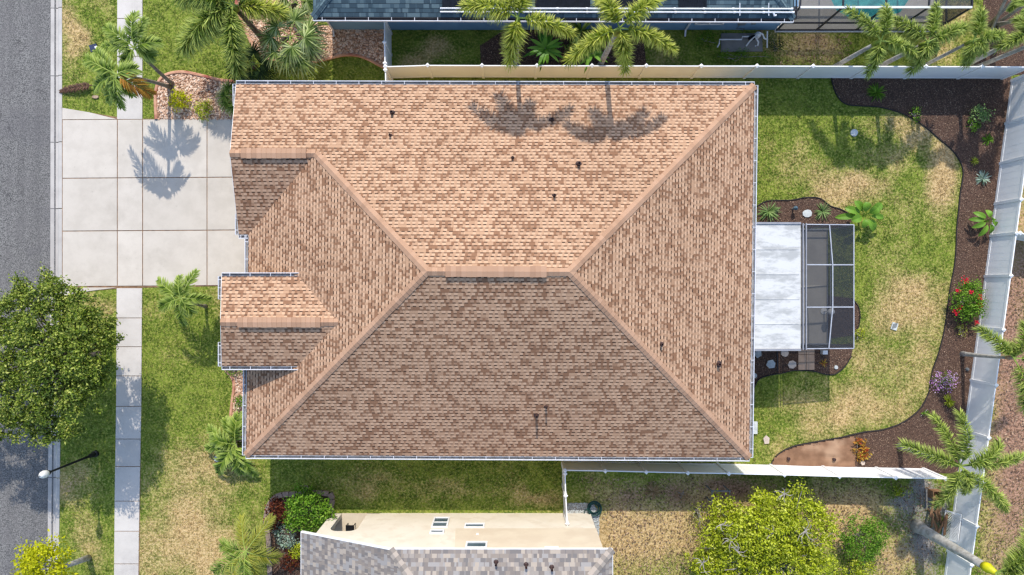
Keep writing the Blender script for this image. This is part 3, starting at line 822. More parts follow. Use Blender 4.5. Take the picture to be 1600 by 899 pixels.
def roof_mesh(name, faces, mat, parent, flip=False):
    """faces: (plane, [points]); UVs run along each plane's own eave"""
    vs = []; fs = []; uvs = []
    for pl, pts in faces:
        nrm = Vector((0, 0, 0))
        for i in range(len(pts)): nrm += pts[i].cross(pts[(i + 1) % len(pts)])
        if nrm.z < 0: pts = pts[::-1]
        k = len(vs); vs += pts; fs.append(tuple(range(k, k + len(pts))))
        uvs += [pl.uv(p) for p in pts]
    o0 = origin_of(parent)
    me = bpy.data.meshes.new(name); me.from_pydata([v - o0 for v in vs], [], fs)
    ul = me.uv_layers.new(name='UVMap')
    for pg in me.polygons:
        for li in pg.loop_indices: ul.data[li].uv = uvs[me.loops[li].vertex_index]
    me.materials.append(mat)
    o = bpy.data.objects.new(name, me); S.collection.objects.link(o); o.parent = parent
    return o

def cap_strip(name, A, B, pl1, pl2, mat, parent, w=0.17, lift=0.022, seg=0.21):
    """row of bent cap shingles along the line where two roof planes meet"""
    d = (B - A); L = d.length; d.normalize()
    def down(pl):
        n = Vector((-pl.m * pl.nrm.x, -pl.m * pl.nrm.y, 1)).normalized()
        s_ = d.cross(n); s_.normalize()
        inside = Vector(((pl.a + pl.b) / 2 - A)); 
        if s_.z > 0: s_ = -s_
        return s_, n
    s1, n1 = down(pl1); s2, n2 = down(pl2)
    up = (n1 + n2).normalized()
    if name == 'ridge_vent': s1 = (s1 + up * 0.30).normalized(); s2 = (s2 + up * 0.30).normalized(); lift = 0.05
    vs = []; fs = []; uvv = []
    n = max(1, int(round(L / seg))); st = L / n
    low_first = A.z < B.z                       # caps lap downhill: the lower edge stands proud
    for q in range(n):
        e0, e1 = q * st - (0.02 if not low_first else 0), (q + 1) * st + (0.02 if low_first else 0)
        l0, l1 = (lift + 0.014, lift) if low_first else (lift, lift + 0.014)
        k = len(vs); jw = 1 + random.uniform(-0.05, 0.05)
        for e, lf in ((e0, l0), (e1, l1)):
            p = A + d * e
            vs += [p + s1 * w * jw + n1 * 0.004, p + s1 * w * jw + n1 * lf, p + up * (lf + 0.012), p + s2 * w * jw + n2 * lf, p + s2 * w * jw + n2 * 0.004]
            uvv += [(q * 0.2 + 0.1, 0.2 + m_ * 0.3) for m_ in range(5)]
        fs += [(k + m_, k + m_ + 1, k + m_ + 6, k + m_ + 5) for m_ in range(4)] + [(k + 4, k + 3, k + 2, k + 1, k), (k + 5, k + 6, k + 7, k + 8, k + 9)]
    o0 = origin_of(parent)
    me = bpy.data.meshes.new(name); me.from_pydata([v - o0 for v in vs], [], fs)
    ul = me.uv_layers.new(name='UVMap')
    for pg in me.polygons:
        for li in pg.loop_indices: ul.data[li].uv = uvv[me.loops[li].vertex_index]
    me.materials.append(mat)
    o = bpy.data.objects.new(name, me); S.collection.objects.link(o); o.parent = parent
    return o

def gutter(name, A, B, out, parent, mats=None, step=1.05):
    """open trough along A-B, hung outward of the eave, with hangers"""
    A = Vector(A); B = Vector(B); d = (B - A).normalized(); o_ = Vector(out).normalized()
    mb = MB(); w = 0.15
    z0 = Vector((0, 0, -0.02))
    mb.beam(A + o_ * w + z0, B + o_ * w + z0, 0.028, 0.12, 0)           # outer lip
    mb.beam(A + o_ * 0.02 + z0, B + o_ * 0.02 + z0, 0.016, 0.10, 1)       # back
    mb.beam(A + o_ * (w / 2) + z0 * 4, B + o_ * (w / 2) + z0 * 4, w - 0.05, 0.012, 1)   # bottom
    L = (B - A).length; n = max(1, int(L / step))
    for i in range(n + 1):
        p = A + d * min(L - 0.02, max(0.02, (i + 0.4) * L / (n + 0.8)))
        mb.beam(p + Vector((0, 0, 0.034)), p + o_ * (w + 0.01) + Vector((0, 0, 0.034)), 0.022, 0.010, 0)
    for p in (A, B):
        mb.beam(p + o_ * 0.028 + z0, p + o_ * (w - 0.02) + z0, 0.012, 0.10, 0)
    return mb.build(name, mats or [M['gutter'], M['gutter_in']], parent)

def vent_pipe(parent, p, r=0.045, h=0.35, mat=None):
    mb = MB()
    mb.lathe([(r * 2.3, 0.0), (r * 2.2, 0.03), (r * 1.3, 0.06), (r * 1.15, 0.12), (r * 1.0, 0.13), (r, h), (r * 0.7, h), (r * 0.7, h - 0.08)], (p.x, p.y, p.z - 0.03), 10)
    return mb.build('vent_pipe', mat or M['lead'], parent)

def main_house():
    root = thing('house', 'single storey tan house under a broad brown shingle hip roof', 'house', (0, 0.6, 0))
    ze, m = 3.2, 0.417
    NW, NE, SE, SW = P(369, 131.5, ze), P(1179, 133.5, ze), P(1171, 715.5, ze), P(384, 711.5, ze)
    Wt = P(388, 372, ze); mid = (0, 0.5, 0)
    pN = Plane(NW, NE, m, mid); pE = Plane(NE, SE, m, mid); pS = Plane(SW, SE, 0.43, mid); pW = Plane(SW, Wt, m, mid)
    NEc, SEc, SWc = meet2(pN, pE, 0, 'x') if False else NE, SE, SW
    RW = meet3(pN, pW, pS); RE = meet3(pN, pE, pS)
    # garage gable (towards the street)
    gs = P(373, 367, ze); pG = Plane(gs, P(388, 367, ze), m, (gs.x, gs.y + 5, 0))
    ridge_front = meet2(pN, pG, P(359, 241, 4.65).x)
    G_in = meet3(pN, pG, pW)
    V1 = Vector(meet2(pG, pW, gs.y, 'y'))
    gN = Vector(NW)
    # entry gable
    zen = 4.3
    eN = (P(346.5, 432, zen), P(467, 432, zen)); eS = (P(346.5, 572.5, zen), P(468, 572.5, zen))
    ymid = (eN[0].y + eS[0].y) / 2
    pEN = Plane(eN[0], eN[1], m, (0, ymid, 0)); pES = Plane(eS[0], eS[1], m, (0, ymid, 0))
    eNb = meet2(pEN, pW, eN[0].y, 'y'); eSb = meet2(pES, pW, eS[0].y, 'y')
    er_in = meet3(pEN, pES, pW); er_f = Vector((P(345, 503, 5.1).x, er_in.y, er_in.z))
    print('ridge', RW, RE, [(round(CX + v.x * F / (H - v.z)), round(CY - v.y * F / (H - v.z))) for v in (RW, RE, G_in, ridge_front, er_in, V1, eNb, eSb)])
    faces = [(pN, [NW, NE, RE, RW, G_in, ridge_front]), (pE, [NE, SE, RE]), (pS, [SW, SE, RE, RW]), (pW, [SW, V1, G_in, RW]),
             (pG, [gs, V1, G_in, ridge_front]), (pEN, [eN[0], eNb, er_in, er_f]), (pES, [eS[0], eSb, er_in, er_f])]
    rf = roof_mesh('roof', faces, M['shingle'], root)
    for A, B, a, b in ((NE, RE, pN, pE), (SE, RE, pE, pS), (SW, RW, pS, pW), (RW, RE, pN, pS), (G_in, RW, pN, pW), (ridge_front, G_in, pN, pG), (er_f, er_in, pEN, pES)):
        cap_strip('ridge_cap', A, B, a, b, M['ridge'], rf)
    # ridge vents stand a hand's breadth proud of the caps
    def ridge_vent(A, B, a, b):
        o = cap_strip('ridge_vent', A, B, a, b, M['ridge'], rf, 0.20, 0.085)
        return o
    ridge_vent(toward(RW, RE, 0.75), toward(RE, RW, 0.95), pN, pS)
    ridge_vent(toward(ridge_front, G_in, 0.5), toward(G_in, ridge_front, 0.4), pN, pG)
    ridge_vent(toward(er_f, er_in, 0.75), toward(er_in, er_f, 0.75), pEN, pES)
    # roof underside, fascia and walls
    mb = MB()
    plan = [NW, NE, SE, SW, Vector((SW.x + (V1.x - SW.x) * 1.0, V1.y, ze)), Vector((gs.x, gs.y, ze))]
    mb.prism([(p.x, p.y) for p in plan], ze - 0.16, ze - 0.13)
    mb.build('soffit', M['soffit'], root)
    mb = MB()
    loop = plan
    for i in range(len(loop)):
        A, B = loop[i], loop[(i + 1) % len(loop)]
        if i == len(loop) - 1: continue
        mb.beam(Vector((A.x, A.y, ze - 0.085)), Vector((B.x, B.y, ze - 0.085)), 0.03, 0.16)
    # gable rake boards
    mb.beam(NW + Vector((0, 0, -0.09)), ridge_front + Vector((0, 0, -0.09)), 0.04, 0.15)
    mb.beam(gs + Vector((0, 0, -0.09)), ridge_front + Vector((0, 0, -0.09)), 0.04, 0.15)
    mb.beam(eN[0] + Vector((0, 0, -0.09)), er_f + Vector((0, 0, -0.09)), 0.04, 0.15)
    mb.beam(eS[0] + Vector((0, 0, -0.09)), er_f + Vector((0, 0, -0.09)), 0.04, 0.15)
    mb.beam(eN[0] + Vector((0, 0, -0.09)), eNb + Vector((0, 0, -0.09)), 0.04, 0.15)
    mb.beam(eS[0] + Vector((0, 0, -0.09)), eSb + Vector((0, 0, -0.09)), 0.04, 0.15)
    mb.build('fascia', M['fascia'], root)
    ov = 0.5
    inset = [(NW.x + ov, NW.y - ov), (NE.x - ov, NE.y - ov), (SE.x - ov, SE.y + ov), (SW.x + ov, SW.y + ov), (SW.x + ov, gs.y + ov), (gs.x + ov, gs.y + ov)]
    mb = MB(); mb.prism(inset, -0.1, ze - 0.165)
    # gable ends
    gx = NW.x + ov
    mb.prism_y([(0, 0), (1, 0), (0.5, 0.5)], 0, 0.001) if False else None
    a_, b_, c_ = Vector((gx, gs.y + ov, ze - 0.165)), Vector((gx, NW.y - ov, ze - 0.165)), Vector((gx, ridge_front.y, ridge_front.z - 0.14))
    mb.add([a_, b_, c_, a_ + Vector((.15, 0, 0)), b_ + Vector((.15, 0, 0)), c_ + Vector((.15, 0, 0))], [(0, 2, 1), (3, 4, 5), (0, 1, 4, 3), (1, 2, 5, 4), (2, 0, 3, 5)])
    # raised entry block
    x0, x1 = eN[0].x + 0.45, eNb.x - 0.1
    y0, y1 = eS[0].y + 0.4, eN[0].y - 0.4
    mb.prism([(x0, y0), (x1, y0), (x1, y1), (x0, y1)], -0.1, zen - 0.01)
    a_, b_, c_ = Vector((x0, y0, zen - 0.01)), Vector((x0, y1, zen - 0.01)), Vector((x0, er_f.y, er_f.z - 0.14))
    mb.add([a_, b_, c_, a_ + Vector((.15, 0, 0)), b_ + Vector((.15, 0, 0)), c_ + Vector((.15, 0, 0))], [(0, 2, 1), (3, 4, 5), (0, 1, 4, 3), (1, 2, 5, 4), (2, 0, 3, 5)])
    mb.build('wall', M['stucco'], root)
    # street side openings
    mb = MB(); gy = (NW.y + gs.y) / 2
    for k in range(4): mb.box((gx - 0.03, gy, 0.3 + k * 0.56), (0.05, 4.9, 0.54))
    mb.build('garage_door', M['fascia'], root)
    mb = MB(); mb.box((x0 - 0.03, (y0 + y1) / 2, 1.1), (0.06, 1.0, 2.15)); d = mb.build('door', M['wood'], root)
    # gutters
    out = lambda A, B: (lambda dd: Vector((dd.y, -dd.x, 0)))((B - A).normalized())
    Z = Vector((0, 0, -0.03))
    gutter('gutter', NW + Z, NE + Z, (0, 1, 0), root)
    gutter('gutter', NE + Z, SE + Z, (1, 0, 0), root)
    gutter('gutter', SE + Z, SW + Z, (0, -1, 0), root)
    gutter('gutter', SW + Z, Vector((SW.x + (eS[0].y - SW.y) / (V1.y - SW.y) * (V1.x - SW.x), eS[0].y + 0.35, ze)) + Z, (-1, 0, 0), root)
    gutter('gutter', Vector((V1.x, eN[0].y - 0.3, ze)) + Z, Vector((V1.x, gs.y, ze)) + Z, (-1, 0, 0), root)
    gutter('gutter', gs + Z + Vector((0, -0.01, 0)), Vector((V1.x, gs.y - 0.01, ze)) + Z, (0, -1, 0), root, step=0.5)
    gutter('gutter', NW + Z, NW + Z + Vector((0.02, -1.0, 0)), (-1, 0, 0), root, step=0.5)
    gutter('gutter', gs + Z, gs + Z + Vector((0, 0.95, 0)), (-1, 0, 0), root, step=0.5)
    gutter('gutter', eN[0] + Z, eN[1] + Z, (0, 1, 0), root)
    gutter('gutter', eS[0] + Z, eS[1] + Z, (0, -1, 0), root)
    gutter('gutter', eN[0] + Z, eN[0] + Z + Vector((0, -1.0, 0)), (-1, 0, 0), root, step=0.5)
    gutter('gutter', eS[0] + Z, eS[0] + Z + Vector((0, 1.05, 0)), (-1, 0, 0), root, step=0.5)
    # roof penetrations
    for (px, py, pl, r, h) in ((613, 177, pN, .06, .32), (610, 212, pN, .04, .28), (862, 188, pN, .06, .32), (801, 247, pN, .04, .25), (904, 257, pN, .065, .32), (866, 306, pN, .045, .28),
                               (1033, 538, pE, .05, .3), (1122, 569, pE, .075, .3), (838, 648, pS, .055, .6), (853, 635, pS, .04, .5)):
        vent_pipe(root, pl.ray(px, py), r, h)
    return pE
pE_main = main_house()

# ------------------------------------------------------------------ fences
def fence(label, posts, h=1.83, group=None, tag_name='fence'):
    """white vinyl privacy fence through plan points (x, y)"""
    posts = [Vector((p[0], p[1], 0)) for p in posts]
    root = thing(tag_name, label, 'fence', posts[0], group)
    for i, p in enumerate(posts):
        mb = MB(); mb.box((p.x, p.y, h / 2), (0.127, 0.127, h)); po = mb.build('post', M['vinyl'], root)
        mb = MB(); mb.lathe([(0.11, h), (0.11, h + 0.03), (0.09, h + 0.035), (0.01, h + 0.08)], (p.x, p.y, 0), 4)
        c = mb.build('post_cap', M['vinyl'], po)
    for a, b in zip(posts[:-1], posts[1:]):
        d = (b - a); L = d.length
        if L < 0.3: continue
        d.normalize(); a2, b2 = a + d * 0.064, b - d * 0.064
        mb = MB(); n = max(1, int(round((L - 0.127) / 0.175))); st = (b2 - a2) / n
        sd = Vector((-d.y, d.x, 0))
        for k in range(n):
            q0 = a2 + st * k; q1 = a2 + st * (k + 1)
            off = sd * (0.0012 if k % 2 else -0.0012)
            mb.beam(q0 + off + Vector((0, 0, h * 0.5)), q1 + off + Vector((0, 0, h * 0.5)), 0.024, h - 0.24)
        mb.build('panel', M['vinyl'], root)
        for z in (h - 0.09, 0.11):
            mb = MB(); mb.beam(a2 + Vector((0, 0, z)), b2 + Vector((0, 0, z)), 0.05, 0.14); mb.build('rail', M['vinyl'], root)
    return root

ft = lambda px, py, z=1.85: (P(px, py, z).x, P(px, py, z).y)
back_line = [ft(602, 104), ft(668, 102), ft(753, 102.3), ft(839, 102.5), ft(925, 102.7), ft(1010, 102.8), ft(1096, 103), ft(1183, 103), ft(1271, 103.3), ft(1359, 103.5), ft(1447, 103.8), ft(1535, 104), ft(1608, 104.5)]
fence('long white vinyl fence between the big brown roof and the teal roofed house', back_line)
fence('short white fence run from the fence corner up to the teal roofed house', [(back_line[0][0] - 0.02, back_line[0][1] + 0.16), (P(600.5, 66, 1.85).x, P(600.5, 66, 1.85).y), (P(600.5, 31, 1.85).x, P(600.5, 31, 1.85).y)])
fence('very short white fence run closing the gap to the brown roofed house', [(back_line[0][0], back_line[0][1] - 0.16), (back_line[0][0] + 0.02, back_line[0][1] - 1.15)])
gb = lambda py: P(1579 - 0.1355 * (py - 132), py)
side_line = [(back_line[-1][0] - 0.35, back_line[-1][1] - 0.16)]
side_line = [(gb(127).x, gb(127).y)] + [(gb(y).x, gb(y).y) for y in (194, 256, 319, 369, 432, 512, 594, 672, 738, 803, 860, 925)]
fence('slanting white vinyl fence at the back of the mulch bed', side_line)
low_line = [ft(883, 735.5), ft(946, 736.5), ft(1010, 738), ft(1075, 739.5), ft(1139, 740.5), ft(1226, 742.5), ft(1312, 745), ft(1400, 747), ft(1478, 748.5)]
fence('white vinyl fence between the brown roofed house and the dry yard', low_line)
fence('white fence run between the brown roofed house and the cream wall', [(low_line[0][0], low_line[0][1] - 0.16), (P(884, 775, 1.85).x, P(884, 775, 1.85).y), (P(886.5, 815, 1.85).x, -11.17)])
fence('white fence stub in the bare ground behind the slanting fence', [(gb(369).x + 0.16, gb(369).y), (gb(369).x + 2.4, gb(369).y - 0.35), (gb(369).x + 4.8, gb(369).y - 0.7)])

# ------------------------------------------------------------------ patio enclosure
def screen_panel(name, pts, mat, parent):
    mb = MB(); n = len(pts); mb.add(pts, [tuple(range(n))]); return mb.build(name, mat, parent)

M['lanai_frame'] = noisy('pale_grey_frame', C(176, 178, 182), C(160, 162, 168), 3, 0.45, 0.1)
def lanai():
    zt0, zt1 = 3.0, 2.75
    x0 = P(1177, 440, zt0).x; xm = P(1251, 440, zt0 - 0.05).x; x1 = P(1334, 440, zt1).x
    y1 = P(1250, 351, 2.9).y; y0 = P(1250, 545, 2.9).y
    root = thing('screen_enclosure', 'screened patio enclosure with a white panel roof behind the tan house', 'screen enclosure', ((x0 + x1) / 2, (y0 + y1) / 2, 0))
    mb = MB()
    mb.add([(x0, y0, zt0), (xm, y0, zt0 - 0.05), (xm, y1, zt0 - 0.05), (x0, y1, zt0), (x0, y0, zt0 - 0.08), (xm, y0, zt0 - 0.13), (xm, y1, zt0 - 0.13), (x0, y1, zt0 - 0.08)],
           [(0, 1, 2, 3), (7, 6, 5, 4), (0, 4, 5, 1), (1, 5, 6, 2), (2, 6, 7, 3), (3, 7, 4, 0)])
    # panel ribs
    n = 5
    for k in range(1, n):
        y = y0 + (y1 - y0) * k / n
        mb.beam((x0 + 0.06, y, zt0 + 0.008), (xm - 0.06, y, zt0 - 0.042), 0.05, 0.02)
    mb.build('roof_panel', M['lanai_roof'], root)
    mb = MB()
    for y in (y0 - 0.05, y1 + 0.05): mb.beam((x0, y, zt0 - 0.02), (xm, y, zt0 - 0.07), 0.09, 0.14)
    mb.beam((xm + 0.10, y0 - 0.05, zt0 - 0.07), (xm + 0.10, y1 + 0.05, zt0 - 0.07), 0.05, 0.15)
    mb.beam((xm + 0.23, y0 - 0.05, zt0 - 0.03), (xm + 0.23, y1 + 0.05, zt0 - 0.03), 0.05, 0.12)
    mb.beam((x0 - 0.06, y0 - 0.1, zt0 - 0.03), (x0 - 0.06, y1 + 0.1, zt0 - 0.03), 0.07, 0.13)
    mb.build('roof_gutter', M['bronze_frame'], root)
    # frame of the screened half
    yA = P(1300, 414, zt1).y; yB = P(1300, 480, zt1).y
    fr = MB(); w = 0.042
    xs = xm + 0.26
    for y in (y0, y1): fr.beam((xs, y, zt0 - 0.06), (x1, y, zt1), w, w)
    fr.beam((x1, y0, zt1), (x1, y1, zt1), w, w)
    pu = [Vector((P(1296, 0, 2.87).x, y1, 2.87)), Vector((P(1301, 0, 2.9).x, yA, 2.9)), Vector((P(1301, 0, 2.9).x, yB, 2.9)), Vector((P(1295, 0, 2.87).x, y0, 2.87))]
    for a, b in zip(pu[:-1], pu[1:]): fr.beam(a, b, w, w)
    for y in (yA, yB): fr.beam((xs, y, zt0 - 0.08), (x1, y, zt1), 0.05, 0.05)
    for y in (y0, yA, yB, y1):
        fr.beam((x1, y, 0.04), (x1, y, zt1 - 0.03), w, w, up=(1, 0, 0))
    for x in (xs, x1 - (x1 - xs) * 0.5):
        for y in (y0, y1): fr.beam((x, y, 0.04), (x, y, zt1), w, w, up=(1, 0, 0))
    fr.beam((x1, y0, 0.45), (x1, y1, 0.45), w, w); fr.beam((x1, y0, 0.09), (x1, y1, 0.09), w, w)
    for y in (y0, y1):
        fr.beam((x0 + 0.2, y, 0.45), (x1, y, 0.45), w, w); fr.beam((x0 + 0.2, y, 0.09), (x1, y, 0.09), w, w)
        fr.beam((x0 + 0.2, y, 0.04), (x0 + 0.2, y, zt0 - 0.1), w, w, up=(1, 0, 0))
    fr.build('frame', M['lanai_frame'], root)
    screen_panel('roof_screen', [(xs, y0, zt0 - 0.075), (x1, y0, zt1 - 0.005), (x1, y1, zt1 - 0.005), (xs, y1, zt0 - 0.075)], M['screen'], root)
    screen_panel('wall_screen', [(x1 - 0.005, y0, 0.05), (x1 - 0.005, y1, 0.05), (x1 - 0.005, y1, zt1 - 0.03), (x1 - 0.005, y0, zt1 - 0.03)], M['screen'], root)
    for y in (y0, y1):
        screen_panel('wall_screen', [(x0 + 0.2, y, 0.05), (x1, y, 0.05), (x1, y, zt1 - 0.04), (x0 + 0.2, y, zt0 - 0.12)], M['screen'], root)
    # patio floor
    mb = MB(); mb.prism([(pE_main.a.x - 0.45, y0 - 0.02), (x1 + 0.03, y0 - 0.02), (x1 + 0.03, y1 + 0.02), (pE_main.a.x - 0.45, y1 + 0.02)], -0.1, 0.04)
    tag(mb.build('patio', M['concrete_patio']), 'concrete patio floor under the screen enclosure', 'patio', kind='structure')
    # a chair and a lamp stand inside
    c = P(1303, 487, 0.6)
    root2 = thing('patio_fan', 'small white fan on the patio inside the screen enclosure', 'fan', (c.x - 0.25, c.y, 0.04))
    mb = MB(); mb.lathe([(0.16, 0.04), (0.16, 0.07), (0.03, 0.09), (0.025, 0.7), (0.03, 0.75)], (c.x - 0.25, c.y, 0), 12); mb.build('stand', M['white_plastic'], root2)
    mb = MB(); mb.lathe([(0.02, 0.75), (0.14, 0.78), (0.17, 0.86), (0.14, 0.94), (0.03, 0.98)], (c.x - 0.25, c.y, 0), 12); mb.build('head', M['white_plastic'], root2)
    return x0, x1, y0, y1
LX0, LX1, LY0, LY1 = lanai()

# ------------------------------------------------------------------ teal roofed neighbour
def north_neighbour():
    zN = 3.0; m = 0.417
    A, B = P(489, 27, zN), P(1240, 29.5, zN)
    root = thing('house', 'blue walled neighbour house under a dark teal shingle roof', 'house', ((A.x + B.x) / 2, A.y + 5, 0))
    D = 13.0
    A2, B2 = Vector((A.x, A.y + D, zN)), Vector((B.x, B.y + D, zN)); mid = ((A.x + B.x) / 2, A.y + D / 2, 0)
    p1 = Plane(A, B, m, mid); p2 = Plane(B, B2, m, mid); p3 = Plane(A2, B2, m, mid); p4 = Plane(A, A2, m, mid)
    r1, r2 = meet3(p1, p4, p3), meet3(p1, p2, p3)
    rf = roof_mesh('roof', [(p1, [A, B, r2, r1]), (p2, [B, B2, r2]), (p3, [A2, B2, r2, r1]), (p4, [A, A2, r1])], M['shingle_teal'], root)
    cap_strip('ridge_cap', A, r1, p1, p4, M['shingle_teal'], rf); cap_strip('ridge_cap', B, r2, p1, p2, M['shingle_teal'], rf)
    gutter('gutter', B + Vector((0, 0, -.03)), A + Vector((0, 0, -.03)), (0, -1, 0), root, [M['gutter'], M['dark_frame']])
    gutter('gutter', B + Vector((0, 0, -.03)), B2 + Vector((0, 0, -.03)), (1, 0, 0), root, [M['dark_frame'], M['dark_frame']])
    y = P(800, 47, 0).y; xw0, xw1 = P(519, 47).x, P(1210, 47).x
    mb = MB(); mb.prism([(xw0, y), (xw1, y), (xw1, y + D - 1.2), (xw0, y + D - 1.2)], -0.1, zN - 0.1); mb.build('wall', M['stucco_blue'], root)
    mb = MB(); mb.prism([(A.x, A.y), (B.x, B.y), (B2.x, B2.y), (A2.x, A2.y)], zN - 0.15, zN - 0.12); mb.build('soffit', M['soffit'], root)
    # downspouts
    for px0, px1 in ((1080, 1070), (508, 522)):
        q = P(px0, 29, zN - 0.1); mb = MB()
        x = P(px1, 47).x
        mb.beam((q.x, A.y - 0.1, zN - 0.1), (x, y - 0.06, zN - 0.55), 0.08, 0.06); mb.beam((x, y - 0.06, zN - 0.55), (x, y - 0.06, 0.15), 0.08, 0.06); mb.beam((x, y - 0.06, 0.15), (x, y - 0.35, 0.05), 0.08, 0.06)
        mb.build('downspout', M['gutter'], root)
    # window and meter boxes on the shaded wall
    wx = P(1112, 40, 1.3).x
    mb = MB()
    for dx, dz, w, h in ((0, 1.95, 1.4, 0.08), (0, 0.85, 1.4, 0.08), (-0.66, 1.4, 0.08, 1.1), (0.66, 1.4, 0.08, 1.1), (0, 1.4, 0.05, 1.1)): mb.box((wx + dx, y - 0.03, dz), (w, 0.07, h))
    f = mb.build('window', M['fascia'], root)
    mb = MB(); mb.box((wx, y - 0.01, 1.4), (1.28, 0.03, 1.02)); mb.build('pane', M['glass'], f)
    mx = P(1160, 42, 1.2).x
    mb = MB(); mb.box((mx, y - 0.08, 1.25), (0.35, 0.16, 0.5)); mb.box((mx + 0.6, y - 0.05, 1.1), (0.2, 0.1, 0.3)); mb.build('meter_box', M['grey_metal'], root)
    mb = MB(); mb.tube([(mx, y - 0.06, 1.0), (mx, y - 0.06, 0.3), (mx + 0.4, y - 0.06, 0.3), (mx + 0.4, y - 0.06, 0.0)], 0.02, 6); mb.build('conduit', M['grey_metal'], root)
    # pool heating collectors lie on the roof
    sr = thing('solar_heater', 'black pool heating collectors with white pipes on the teal roof', 'solar heater', (p1.ray(900, 8)))
    def patch(xa, ya, xb, yb):
        q = [p1.ray(xa, ya), p1.ray(xb, ya), p1.ray(xb, yb), p1.ray(xa, yb)]
        n = Vector((0, m, 1)).normalized() if False else Vector((-p1.m * p1.nrm.x, -p1.m * p1.nrm.y, 1)).normalized()
        mb = MB(); lo = [v + n * 0.01 for v in q]; hi = [v + n * 0.05 for v in q]
        mb.add(lo + hi, [(3, 2, 1, 0), (4, 5, 6, 7)] + [(i, (i + 1) % 4, 4 + (i + 1) % 4, 4 + i) for i in range(4)])
        # tube ribs
        for k in range(1, 12):
            a = hi[0].lerp(hi[1], k / 12); b = hi[3].lerp(hi[2], k / 12); mb.tube([a, b], 0.012, 5)
        mb.build('collector', M['solar_black'], sr)
    patch(691, -30, 772, 11); patch(836, -30, 922, 11); patch(930, -30, 1010, 11); patch(1060, -30, 1104, 11)
    up = Vector((0, 0, 0.09))
    for ya, x0, x1 in ((14.5, 688, 1236), (20, 688, 1238)):
        mb = MB(); q = [p1.ray(x0 + (x1 - x0) * k / 12, ya + 0.8 * k / 12) + up for k in range(13)]
        mb.tube(q, 0.035, 8)
        for k in range(1, 13): mb.tube([q[k] - Vector((0.05, 0, 0)), q[k] + Vector((0.05, 0, 0))], 0.05, 8)
        mb.build('pipe', M['white_plastic'], sr)
    mb = MB()
    for px in (1155, 1200): mb.tube([p1.ray(px, 6) + up, p1.ray(px, 26) + up], 0.022, 6)
    mb.tube([p1.ray(1207, 20.5) + up, p1.ray(1209, 26) + up, p1.ray(1212, 25) + up], 0.045, 8)
    mb.build('riser', M['white_plastic'], sr)
north_neighbour()

